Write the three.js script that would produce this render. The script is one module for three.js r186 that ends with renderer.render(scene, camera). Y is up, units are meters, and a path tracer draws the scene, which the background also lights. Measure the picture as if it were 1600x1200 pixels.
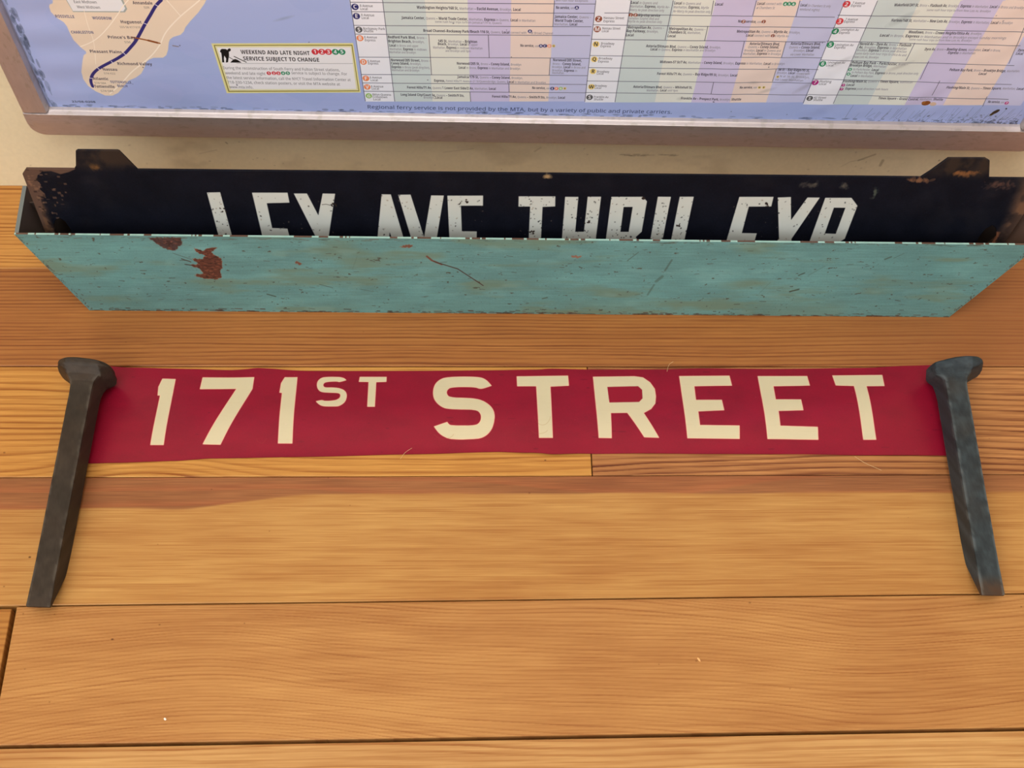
import * as THREE from 'three';
import { RectAreaLightUniformsLib } from 'three/addons/lights/RectAreaLightUniformsLib.js';
import { RoundedBoxGeometry } from 'three/addons/geometries/RoundedBoxGeometry.js';
import { mergeGeometries, toCreasedNormals } from 'three/addons/utils/BufferGeometryUtils.js';

// ---------------------------------------------------------------- camera, light, exposure
const scene = new THREE.Scene();
const renderer = new THREE.WebGLRenderer({ antialias: true });
renderer.shadowMap.enabled = true;
renderer.toneMapping = THREE.LinearToneMapping;
renderer.toneMappingExposure = 0.5;
const deg = Math.PI / 180;
const camera = new THREE.PerspectiveCamera(2 * Math.atan(600 / 1750) / deg, 1600 / 1200, 0.05, 20);
camera.position.set(0, 0.567, 0.609);
camera.rotation.set(-66.32 * deg, -2.673 * deg, 2.223 * deg, 'YXZ');
camera.setViewOffset(1600, 1200, 0, -450, 1600, 1200);   // the photograph is the upper crop of a taller frame
camera.updateProjectionMatrix();
scene.background = new THREE.Color(0.75, 0.85, 1.0);     // daylight beyond the windows
scene.backgroundIntensity = 1.0;
RectAreaLightUniformsLib.init();
// daylight entering at the two windows, and the ceiling panel's light (its panel is built below)
const areaLight = (name, color, intensity, w, h, p, at) => {
  const l = new THREE.RectAreaLight(color, intensity, w, h);
  l.name = name; l.position.set(...p); l.lookAt(...at); scene.add(l); return l;
};
areaLight('window_daylight', new THREE.Color(0.93, 0.97, 1.0), 11.5, 1.3, 1.3, [-0.83, 1.1, 1.7], [0.1, 0.7, 1.2]);
areaLight('window_daylight_001', new THREE.Color(0.80, 0.90, 1.0), 1.6, 1.3, 1.3, [1.47, 1.1, 1.7], [0, 0.8, 1.3]);
areaLight('ceiling_panel_light', new THREE.Color(1.0, 0.97, 0.93), 0.8, 1.5, 1.2, [-0.1, 2.36, 1.1], [-0.1, 0, 1.1]);

// ---------------------------------------------------------------- helpers
const mm = 0.001;
let seed = 7;
const rnd = () => { seed = (seed * 1664525 + 1013904223) >>> 0; return seed / 4294967296; };
const hash = (x, y) => { let h = (x * 374761393 + y * 668265263) | 0; h = Math.imul(h ^ (h >>> 13), 1274126177); h ^= h >>> 16; return (h >>> 0) / 4294967296; };
function noise(x, y) {                                    // smooth value noise, 0..1
  const ix = Math.floor(x), iy = Math.floor(y), fx = x - ix, fy = y - iy;
  const u = fx * fx * (3 - 2 * fx), v = fy * fy * (3 - 2 * fy);
  const a = hash(ix, iy), b = hash(ix + 1, iy), c = hash(ix, iy + 1), d = hash(ix + 1, iy + 1);
  return a + (b - a) * u + (c - a) * v + (a - b - c + d) * u * v;
}
const fbm = (x, y, n = 4) => { let s = 0, a = 0.5; for (let i = 0; i < n; i++) { s += a * noise(x, y); x = x * 2.03 + 17.1; y = y * 2.03 + 5.7; a *= 0.5; } return s / (1 - Math.pow(0.5, n)); };
const clamp = (x, a = 0, b = 1) => Math.min(b, Math.max(a, x));
const sm = (a, b, x) => { const t = clamp((x - a) / (b - a)); return t * t * (3 - 2 * t); };
const mix = (a, b, t) => a + (b - a) * t;
const mix3 = (a, b, t) => [mix(a[0], b[0], t), mix(a[1], b[1], t), mix(a[2], b[2], t)];
const pairs = (list) => { const r = []; for (let i = 0; i < list.length; i += 2) r.push([list[i], list[i + 1]]); return r; };
const parse = (text) => pairs(text.trim().split(/\s+/).map(Number));

function canvasOf(w, h, fn) {                             // fn(x, y) -> sRGB 0..255
  const c = document.createElement('canvas'); c.width = w; c.height = h;
  const g = c.getContext('2d');
  if (fn) {
    const im = g.createImageData(w, h), d = im.data;
    for (let y = 0, i = 0; y < h; y++) for (let x = 0; x < w; x++, i += 4) { const p = fn(x, y); d[i] = p[0]; d[i + 1] = p[1]; d[i + 2] = p[2]; d[i + 3] = 255; }
    g.putImageData(im, 0, 0);
  }
  return [c, g];
}
function textureOf(c, srgb = true) {
  const t = new THREE.CanvasTexture(c);
  if (srgb) t.colorSpace = THREE.SRGBColorSpace;
  t.magFilter = THREE.LinearFilter; t.wrapS = t.wrapT = THREE.MirroredRepeatWrapping; t.anisotropy = 8;
  return t;
}
const taken = {};
function numbered(name) { const n = taken[name] = (taken[name] ?? -1) + 1; return n ? name + '_' + String(n).padStart(3, '0') : name; }
function tag(o, label, category, group) { o.userData.label = label; o.userData.category = category; if (group) o.userData.group = group; return o; }
function structure(o, name) { o.name = name; o.userData.kind = 'structure'; scene.add(o); return o; }
function thing(name, label, category, pos, group) {
  const o = new THREE.Group(); o.name = numbered(name); o.position.set(...pos); tag(o, label, category, group); scene.add(o); return o;
}
function part(name, geo, mat, parent, label) {
  const m = new THREE.Mesh(geo, mat); m.name = name; m.castShadow = m.receiveShadow = true;
  if (label) m.userData.label = label;
  if (parent) parent.add(m);
  return m;
}
function polyPath(g, pts, close = true) { pts.forEach((p, i) => (i ? g.lineTo(p[0], p[1]) : g.moveTo(p[0], p[1]))); if (close) g.closePath(); }
function gridGeometry(nu, nv, fn) {                       // fn(u, v) -> [x, y, z, s, t]
  const pos = [], uv = [], idx = [];
  for (let j = 0; j <= nv; j++) for (let i = 0; i <= nu; i++) { const p = fn(i / nu, j / nv); pos.push(p[0], p[1], p[2]); uv.push(p[3] ?? i / nu, p[4] ?? j / nv); }
  for (let j = 0; j < nv; j++) for (let i = 0; i < nu; i++) { const a = j * (nu + 1) + i, b = a + 1, c = a + nu + 1, d = c + 1; idx.push(a, b, d, a, d, c); }
  const g = new THREE.BufferGeometry();
  g.setAttribute('position', new THREE.Float32BufferAttribute(pos, 3)); g.setAttribute('uv', new THREE.Float32BufferAttribute(uv, 2)); g.setIndex(idx);
  g.computeVertexNormals(); return g;
}
const std = (o) => new THREE.MeshPhysicalMaterial(o);
// ---------------------------------------------------------------- measured lettering (millimetres)
const PLATE_LETTERS = ['-185.2 75.8 -177.4 76.1 -176.6 43.5 -176.5 38.0 -184.7 37.9 -184.8 43.4',
'-159.0 76.0 -138.3 76.2 -138.2 69.4 -151.6 68.9 -151.4 51.6 -142.3 51.2 -141.9 44.9 -151.0 44.7 -151.0 38.2 -158.3 38.2',
'-134.8 75.7 -127.1 75.8 -122.5 60.9 -118.0 75.9 -110.7 75.8 -118.1 46.3 -115.8 38.6 -129.8 38.5 -126.4 46.2',
'-83.7 75.7 -78.3 75.7 -71.9 39.1 -78.9 39.0 -81.1 49.3 -82.7 39.0 -89.9 38.9',
'-74.1 75.5 -66.8 75.7 -60.5 46.0 -54.9 75.3 -47.4 75.3 -53.9 39.3 -67.3 39.1',
'-45.4 75.2 -24.5 75.5 -24.6 68.6 -37.6 68.4 -37.5 50.5 -28.5 50.4 -28.6 43.6 -37.7 43.2 -37.5 39.4 -45.2 39.4',
'-3.7 75.2 17.8 75.4 18.0 68.5 10.6 68.1 10.5 37.8 2.9 37.7 3.2 68.3 -3.7 68.2',
'23.5 75.2 31.3 75.2 31.0 50.8 36.2 50.9 36.7 75.4 44.6 75.5 43.7 38.2 23.1 37.9',
'50.6 75.5 69.0 75.7 71.8 72.7 71.2 51.2 68.0 47.3 73.7 38.5 49.8 38.2',
'77.8 75.9 85.5 75.9 84.4 38.6 76.9 38.5',
'90.6 76.0 98.9 76.1 97.8 38.7 89.6 38.6',
'125.6 76.3 145.7 76.5 145.8 69.9 132.5 69.6 132.0 51.0 141.1 50.9 140.8 42.7 140.8 38.6 123.2 38.4',
'148.2 76.1 155.9 76.5 159.7 60.6 165.7 76.3 173.0 76.3 163.1 47.0 165.0 38.9 151.3 38.7 155.4 47.1',
'176.2 76.2 191.6 76.4 196.7 70.9 195.6 47.5 192.4 44.3 186.8 44.2 186.4 39.1 174.2 38.9'];
const PLATE_COUNTERS = ['58.5 68.6 63.8 68.7 63.3 51.1 58.3 51.1',
'183.1 69.5 189.9 69.5 189.1 51.0 182.4 51.2'];
const BANNER_FAR = [-239.3,151.7,-225.3,152.9,-185.5,154.3,-161.6,155.1,-151.6,154.8,-145.6,154.2,-137.6,154.7,-113.9,155.5,-50.1,155.4,-2.1,155,29.9,154.5,37.2,153.7,66.1,154.4,98.3,154.2,134.6,153.4,175,153.6,235.9,152.5,264.7,150.7,285.2,149.9], BANNER_NEAR = [-240,223.7,-226,223.3,-190,221.9,-167.3,220.1,-110,219,-48.6,217.2,5.5,215.5,24.8,216.6,38.2,218.1,55.7,217.1,90.7,216.5,129.5,217,187.9,217.2,226.9,218,254.3,218.2,277.7,218.4];
const BANNER_LETTERS = ['-202.6 162.2 -194.5 162.6 -196.3 211.5 -204.2 211.4 -202.5 175.0 -204.0 175.0 -204.3 168.6',
'-177.9 161.2 -146.1 161.3 -146.4 170.5 -162.4 211.1 -172.9 210.9 -156.2 170.1 -178.6 170.4',
'-127.2 161.0 -119.6 160.7 -119.4 210.1 -127.9 210.1 -127.9 173.4 -129.5 173.2 -129.1 165.7',
'-89.2 162.9 -93.4 164.6 -94.6 163.8 -101.3 164.2 -103.2 165.7 -103.2 167.8 -101.8 169.1 -95.5 168.8 -90.7 170.4 -88.5 173.0 -88.0 176.6 -88.9 181.0 -92.3 184.0 -95.0 184.2 -102.4 184.2 -105.3 182.0 -106.6 180.1 -102.9 179.0 -101.5 180.1 -95.2 179.6 -92.6 178.1 -91.8 176.1 -92.2 174.0 -94.1 173.1 -103.5 173.0 -106.0 170.7 -107.1 167.3 -106.9 164.1 -105.5 161.7 -102.8 160.4 -93.7 160.3 -90.4 161.4',
'-80.8 160.3 -64.3 160.3 -64.3 164.2 -70.6 164.5 -70.5 184.4 -75.0 184.4 -75.2 164.3 -81.2 164.2',
'1.0 167.5 -6.1 170.5 -8.6 168.4 -23.8 168.4 -26.6 170.9 -26.8 174.3 -24.6 177.1 -10.9 177.4 -4.4 179.2 0.7 183.9 2.9 189.3 2.5 196.0 0.6 201.8 -3.8 206.1 -9.5 207.1 -23.4 207.4 -28.4 205.4 -31.6 202.6 -34.0 198.8 -26.1 195.7 -25.0 197.5 -22.8 198.2 -9.5 198.2 -6.7 196.8 -5.3 193.8 -5.5 189.7 -8.3 186.4 -23.5 186.4 -29.3 185.1 -33.8 180.0 -35.2 174.3 -34.7 167.9 -32.2 163.2 -27.1 160.3 -7.7 160.1 -2.5 162.3',
'16.8 160.1 48.7 159.6 49.0 167.5 37.5 168.2 37.9 207.0 29.7 206.9 28.8 167.9 17.0 167.9',
'64.4 160.5 90.3 160.0 95.5 160.9 99.7 164.8 102.3 170.0 102.6 175.8 101.8 181.5 98.9 185.8 94.2 188.9 102.6 206.4 93.7 206.1 84.2 188.7 74.0 188.9 73.8 206.7 66.0 206.6',
'118.4 159.8 149.9 159.4 150.7 167.2 127.1 167.8 127.2 178.7 143.2 178.7 143.9 186.8 127.8 187.7 128.1 197.8 152.3 198.2 151.8 207.0 120.0 206.7',
'167.8 159.5 198.9 159.3 199.5 167.1 176.6 167.6 176.7 178.5 192.3 178.7 192.7 187.0 177.3 187.5 177.4 198.2 200.4 198.9 200.0 207.4 169.0 207.0',
'215.0 158.7 246.4 158.4 246.1 167.7 234.8 167.9 235.5 207.4 227.7 207.4 227.1 167.6 215.8 167.1'];
const BANNER_COUNTERS = ['72.9 168.5 92.1 167.9 94.4 170.8 94.2 177.5 91.9 180.3 73.6 180.7'];
const MAP_TEXT = `
8 Avenue|213.4|92.5|7.3|l
Local|213.4|90.4|4.3|l
8 Avenue|213.5|86.6|7.5|l
Local|213.6|84.7|4.2|l
Rockaway Park|213.8|77.8|12.5|l
Shuttle|213.8|76.1|5.9|l
6 Avenue|213.9|72.0|7.4|l
Express|214.0|70.0|6.3|l
6 Avenue|214.3|55.7|7.5|l
Express|214.4|53.9|6.3|l
6 Avenue|214.6|44.0|7.3|l
Local|214.8|42.0|4.6|l
6 Avenue|214.8|37.5|7.5|l
Local|215.0|35.8|4.6|l
Bklyn-Queens|215.1|31.4|11.4|l
Crosstown|215.1|29.5|9.1|l
Local|215.3|27.7|4.6|l
Washington Heights/168 St, ~Manhattan~ – Euclid Avenue, ~Brooklyn,~ Local|245.1|92.2|58.2|b
No service, ~use~|322.8|93.9|10.5|b
with rush hour exceptions|322.5|98.6|18.0|r
Jamaica Center, ~Queens~ – World Trade Center, ~Manhattan,~ Express ~in Queens,~ Local ~in Manhattan~|236.3|85.3|75.6|b
some rush hour trips to/from Jamaica/179 St, Queens|255.0|83.3|37.8|r
Jamaica Center, ~Queens –~|322.7|88.2|20.5|b
World Trade Center,|322.9|85.7|16.3|b
~Manhattan,~ Local|322.6|83.4|13.2|b
Broad Channel–Rockaway Park/Beach 116 St, ~Queens,~ Local ~connect with      at Broad Channel~|248.0|77.2|74.4|b
Bedford Park Blvd, ~Bronx –~|227.5|72.3|22.3|b
Brighton Beach, ~Brooklyn,~|227.5|69.5|20.9|b
Local ~in Bronx and upper~|227.9|66.7|16.9|b
~Manhattan,~ Express ~in midtown~|227.9|64.3|21.6|b
~Manhattan and Brooklyn~|227.7|62.2|15.4|b
145 St, ~Manhattan~ – Brighton|256.3|70.4|22.7|b
Beach, ~Brooklyn,~ Local ~in upper~|256.1|68.3|23.2|b
~Manhattan,~ Express ~in midtown Manhattan~|253.2|65.9|28.9|b
~and Brooklyn until 9pm~|260.4|63.8|14.8|b
No service, ~use~|303.9|68.3|10.7|b
Norwood/205 Street, ~Bronx –~|228.1|56.5|23.3|b
Coney Island, ~Brooklyn,~|228.1|54.2|17.7|b
Express ~in Bronx (peak direction),~|228.2|51.7|22.7|b
~Manhattan and Brooklyn~|228.2|49.6|16.4|b
Norwood/205 St, ~Bronx~ – Coney Island, ~Brooklyn~|266.8|55.0|38.3|b
Local ~in Bronx,~ Express ~in Manhattan and Brooklyn~|267.9|52.2|36.6|b
Norwood/205 Street,|323.5|58.8|17.2|b
~Bronx –~ Coney Island,|323.5|56.3|17.0|b
~Brooklyn,~ Local ~in Bronx and~|323.3|54.0|20.0|b
~Brooklyn,~ Express ~in~|323.5|51.6|15.0|b
~Manhattan~|323.6|49.7|7.2|b
Jamaica/179 St, ~Queens~ – Coney Island, ~Brooklyn,~|267.2|45.5|39.1|b
Express, ~Forest Hills/71 Avenue–21 St/Queensbridge, Queens,~ Local ~in Manhattan and Brooklyn~|253.0|42.5|67.4|b
Forest Hills/71 Av, ~Queens~ – Lower East Side/2 Av, ~Manhattan,~ Local|236.5|37.2|53.8|b
No service, ~use~|312.2|38.4|10.9|b
Long Island City/Court Sq, ~Queens~ – Smith/9 Sts,|232.3|31.7|38.8|b
~Brooklyn,~ Local|246.2|29.8|11.6|b
Forest Hills/71 Av, ~Queens~ – Smith/9 Sts, ~Brooklyn,~ Local|288.0|31.4|44.8|b
Regional ferry service is not provided by the MTA, but by a variety of public and private carriers.|211.0|21.3|189.5|f
Nassau Street|350.2|88.1|11.8|l
Express|350.4|86.0|6.4|l
Nassau Street|350.2|81.3|10.5|l
Local|350.2|79.4|4.1|l
Broadway|350.6|71.1|7.9|l
Express|350.5|69.2|6.2|l
Broadway|350.3|60.8|8.2|l
Express|350.2|58.6|6.4|l
Broadway|350.3|51.4|7.4|l
Local|350.3|49.8|4.2|l
Broadway|350.1|40.9|7.4|l
Local|350.1|39.3|4.2|l
Franklin Av|350.3|32.4|9.1|l
Shuttle|350.5|30.6|5.9|l
Local ~in Queens and~|364.5|98.1|15.0|b
~Manhattan,~ Express, ~Myrtle Av–~|364.4|95.8|22.2|b
~Marcy Av peak direction only~|364.5|93.5|19.4|b
     skip-stop service|367.1|90.2|15.1|b
~between Sutphin Blvd and~|364.7|88.1|17.2|b
~Myrtle Av peak direction only~|364.5|86.1|19.3|b
Local ~in Queens and~|388.7|98.4|15.0|b
~Manhattan,~ Express, ~Myrtle~|388.7|95.9|20.0|b
~Av–Marcy Av peak direction only~|388.9|93.3|21.2|b
Local|411.5|98.2|4.7|b
Local ~connect with~|435.2|99.1|13.9|b
~at Chambers St~|435.3|96.5|10.4|b
Local ~(to Chambers St only~|459.6|98.8|17.1|b
~weekend nights)~|459.9|96.3|11.3|b
No     service, ~use~|426.9|87.6|13.5|b
Metropolitan Av, ~Queens –~|364.6|82.1|21.1|b
Bay Parkway, ~Brooklyn,~|364.4|79.7|18.4|b
Local|364.3|77.0|4.6|b
Metropolitan Av, ~Queens –~|388.5|81.9|21.1|b
Chambers St, ~Manhattan,~|388.6|79.5|18.7|b
Local|388.4|77.0|4.8|b
Metropolitan Av, ~Queens~ – Myrtle Av, ~Brooklyn,~|427.7|80.9|36.9|b
Local ~connect with     at Myrtle Av~|433.6|78.3|25.0|b
Astoria/Ditmars Blvd, ~Queens~ – Coney Island, ~Brooklyn,~|377.1|69.8|43.8|b
Local ~in Queens,~ Express ~in Manhattan and Brooklyn~|379.9|67.7|38.2|b
Astoria/Ditmars Blvd,|437.1|72.8|17.7|b
~Queens~ – Coney Island,|436.6|70.6|18.3|b
~Brooklyn,~ Local ~in Queens and~|435.0|68.2|21.6|b
~Manhattan,~ Express ~in Brooklyn~|434.8|66.0|22.4|b
Astoria/Ditmars Blvd,|461.0|73.3|17.7|b
~Queens~ – Coney Island,|460.7|71.0|18.3|b
~Brooklyn,~ Local|463.9|68.7|11.8|b
~via Lower Manhattan~|462.8|65.9|14.2|b
Midtown-57 St/7 Av, ~Manhattan~ – Coney Island, ~Brooklyn,~ Express ~in Manhattan,~ Local ~in Brooklyn~|386.8|59.1|74.5|b
Forest Hills/71 Av, ~Queens~ – Bay Ridge/95 St, ~Brooklyn,~ Local|386.4|50.7|48.4|b
36 St – Bay Ridge/95 St,|458.5|54.7|19.0|b
~Brooklyn,~ Local ~connect with~|458.4|52.4|19.7|b
~N at 36 St, Brooklyn,~|460.7|50.0|18.1|b
~via Lower Manhattan~|458.5|47.6|17.1|b
Astoria/Ditmars Blvd, ~Queens~ – Whitehall St,|373.5|40.7|36.1|b
~Manhattan,~ Local ~until 9pm~|382.0|38.2|19.2|b
No service, ~use~|438.2|41.6|10.7|b
Franklin Av – Prospect Park, ~Brooklyn,~ Shuttle|404.0|32.5|37.3|b
7 Avenue|488.3|101.0|7.2|l
Express|488.0|99.2|5.9|l
7 Avenue|487.6|90.5|7.3|l
Express|487.2|88.9|6.4|l
Lexington Av|487.1|83.3|10.6|l
Express|486.8|81.2|6.5|l
Lexington Av|487.0|73.0|11.0|l
Express|487.1|71.2|6.8|l
Lexington Av|486.4|61.0|10.5|l
Local|486.0|59.0|4.6|l
Flushing|485.6|47.2|7.3|l
Local|485.7|45.3|4.6|l
42 Street|485.7|35.0|7.6|l
Shuttle|485.8|33.2|5.9|l
Wakefield/241 St, ~Bronx~ – Flatbush Av, ~Brooklyn,~ Express ~in Manhattan,~ Local ~in Bronx and Brooklyn~|512.2|100.2|74.3|b
some rush hour trips to/from New Lots Av, Brooklyn|531.8|97.5|36.5|r
Harlem/148 St, ~Manhattan~ – New Lots Av, ~Brooklyn,~ Express ~in Manhattan,~ Local ~in Brooklyn~|514.1|90.1|70.1|b
Woodlawn, ~Bronx~ – Crown Heights/Utica Av, ~Brooklyn,~|526.8|82.8|42.9|b
Local ~in Bronx,~ Express ~in Manhattan and in Brooklyn except Sunday mornings~|511.0|80.0|74.1|b
some rush hour trips to/from New Lots Av, Brooklyn|529.0|78.0|36.7|r
Nereid Av – Dyre Av, ~Bronx~ – Flatbush|501.3|74.0|30.4|b
Av, ~Brooklyn,~ Express ~in Manhattan~|501.6|71.7|28.2|b
~Brooklyn,~ Express ~in Bronx peak direction~|501.1|69.7|29.4|b
~some early rush hour trips to Utica Av and~|501.0|67.5|30.2|b
~New Lots Av, Brooklyn~|500.9|65.0|14.7|b
Dyre Av, ~Bronx~ – Bowling Green, ~Manhattan,~ Local ~in Bronx,~|540.4|71.7|45.2|b
Express ~in Manhattan~|555.1|69.4|16.4|b
Dyre Av –|595.7|71.8|7.8|b
Local|595.6|69.6|4.3|b
Pelham Bay Park – Parkchester, ~Bronx –~|500.8|60.9|33.6|b
Brooklyn Bridge, ~Manhattan~|500.4|59.0|21.7|b
~to Parkchester,~ Local|503.2|56.3|15.4|b
~to Pelham Bay Park,~ Express ~in Bronx, peak direction only~|503.0|54.1|40.4|b
Local ~in Manhattan~|503.0|51.7|13.8|b
Pelham Bay Park, ~Bronx~ – Brooklyn Bridge, ~Manhattan,~|560.9|57.5|42.9|b
Local|579.6|55.0|4.8|b
Flushing/Main St, ~Queens~ – Times Square, ~Manhattan~|499.9|47.7|42.5|b
Local|502.6|45.0|5.0|b
Express ~peak direction rush hours~|502.9|42.1|26.4|b
Flushing/Main St, ~Queens~ – Times Square, ~Manhattan,~ Local|564.2|44.5|47.8|b
Times Square – Grand Central, ~Manhattan,~ Shuttle|525.6|35.4|40.3|b
No service, ~use~|594.4|34.3|10.2|b
WEEKEND AND LATE NIGHT|141.2|59.8|40.0|h
SERVICE SUBJECT TO CHANGE|141.6|55.2|44.6|h
During the reconstruction of South Ferry and Fulton Street stations,|128.3|48.6|69.1|n
weekend and late night|129.0|45.0|23.8|n
service is subject to change. For|168.3|46.0|33.1|n
the latest service information, call the NYCT Travel Information Center at|129.0|41.7|74.1|n
718-330-1234, check station posters, or visit the MTA website at|129.0|38.3|67.3|n
www.mta.info.|129.3|34.8|14.5|n
Annandale|87.7|91.2|11.0|m
SIR|93.0|88.7|3.2|k
Huguenot|77.3|78.9|11.9|m
S55·56·X17·X19|76.0|75.7|11.6|k
Prince's Bay|67.0|68.5|15.7|m
S56|75.6|65.7|3.7|k
Pleasant Plains|53.6|58.6|18.6|m
Richmond Valley|67.0|50.4|20.3|m
Nassau|57.1|46.1|8.7|m
S74·X22|57.0|43.3|6.8|k
Atlantic|49.2|39.0|9.2|m
S74·S84|49.1|36.1|6.9|k
Tottenville|48.2|33.3|12.3|m
S74·S84|51.1|30.5|7.7|k
ROSSVILLE|41.7|81.4|10.8|w
WOODROW|62.3|81.0|10.8|w
CHARLESTON|47.3|71.5|12.7|w
TOTTENVILLE|58.8|36.8|12.6|w
BEACH|62.2|34.1|6.2|w
East Midtown|55.3|91.1|12.7|p
West Midtown|56.0|87.8|12.8|p
23/08-0208|30.9|21.8|14.4|d`;
const MAP_BULLETS = `
C|210.7|92.4|2.0|#2b2a6c
E|210.9|86.5|2.0|#2b2a6c
S|211.4|77.7|2.0|#55555a
B|211.5|72.0|2.0|#f08a5c
D|211.9|55.7|2.0|#f08a5c
F|212.3|44.0|2.0|#f08a5c
V|212.5|37.7|2.0|#f08a5c
G|212.9|31.1|1.9|#8fbf5a
A|334.6|94.9|1.2|#2b2a6c
A|309.1|79.0|1.2|#2b2a6c
A|315.9|69.2|1.2|#2b2a6c
C|318.3|69.3|1.2|#2b2a6c
D|320.8|69.3|1.2|#f08a5c
Q|323.3|69.4|1.0|#f3d987
E|324.5|39.0|1.2|#2b2a6c
F|327.0|39.0|1.2|#f08a5c
G|329.6|39.1|1.2|#8fbf5a
R|332.1|39.2|1.0|#f3d987
Z|347.6|88.0|2.0|#93503c
M|347.5|81.2|2.0|#93503c
N|347.8|71.2|2.0|#f3d987
Q|347.9|60.8|2.0|#f3d987
R|348.0|52.2|2.0|#f3d987
W|348.2|40.8|2.0|#f3d987
S|347.8|32.8|2.0|#55555a
J|365.5|91.0|1.2|#93503c
Z|368.1|91.0|1.2|#93503c
4|451.0|100.0|1.3|#2f8a62
5|453.2|100.1|1.3|#2f8a62
6|455.6|100.1|1.3|#2f8a62
Z|430.1|88.3|1.2|#93503c
J|441.6|88.5|1.2|#93503c
J|449.2|79.1|1.1|#93503c
N|450.4|42.3|1.0|#f3d987
R|453.0|42.4|1.0|#f3d987
N|459.5|50.3|0.9|#f3d987
2|485.2|100.9|2.1|#d23a44
3|484.8|89.8|2.1|#d23a44
4|484.4|83.0|2.1|#2f8a62
5|484.4|73.8|2.1|#2f8a62
6|483.8|60.6|2.0|#2f8a62
7|483.2|47.1|2.0|#b0277f
S|483.3|35.0|1.9|#55555a
6|501.4|56.8|1.1|#2f8a62
6|501.5|53.6|1.1|#2f8a62
7|500.8|45.6|1.1|#b0277f
7|500.7|42.6|1.1|#b0277f
7|606.3|34.6|1.2|#b0277f
1|184.4|62.1|2.0|#d23a44
2|188.4|62.2|2.0|#d23a44
3|192.2|62.2|2.0|#d23a44
4|196.2|62.3|2.0|#2f8a62
5|200.1|62.4|2.0|#2f8a62
1|154.9|46.4|1.3|#d23a44
2|157.9|46.5|1.3|#d23a44
3|160.6|46.5|1.3|#d23a44
4|163.4|46.6|1.3|#2f8a62
5|166.2|46.7|1.3|#2f8a62`;
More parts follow.
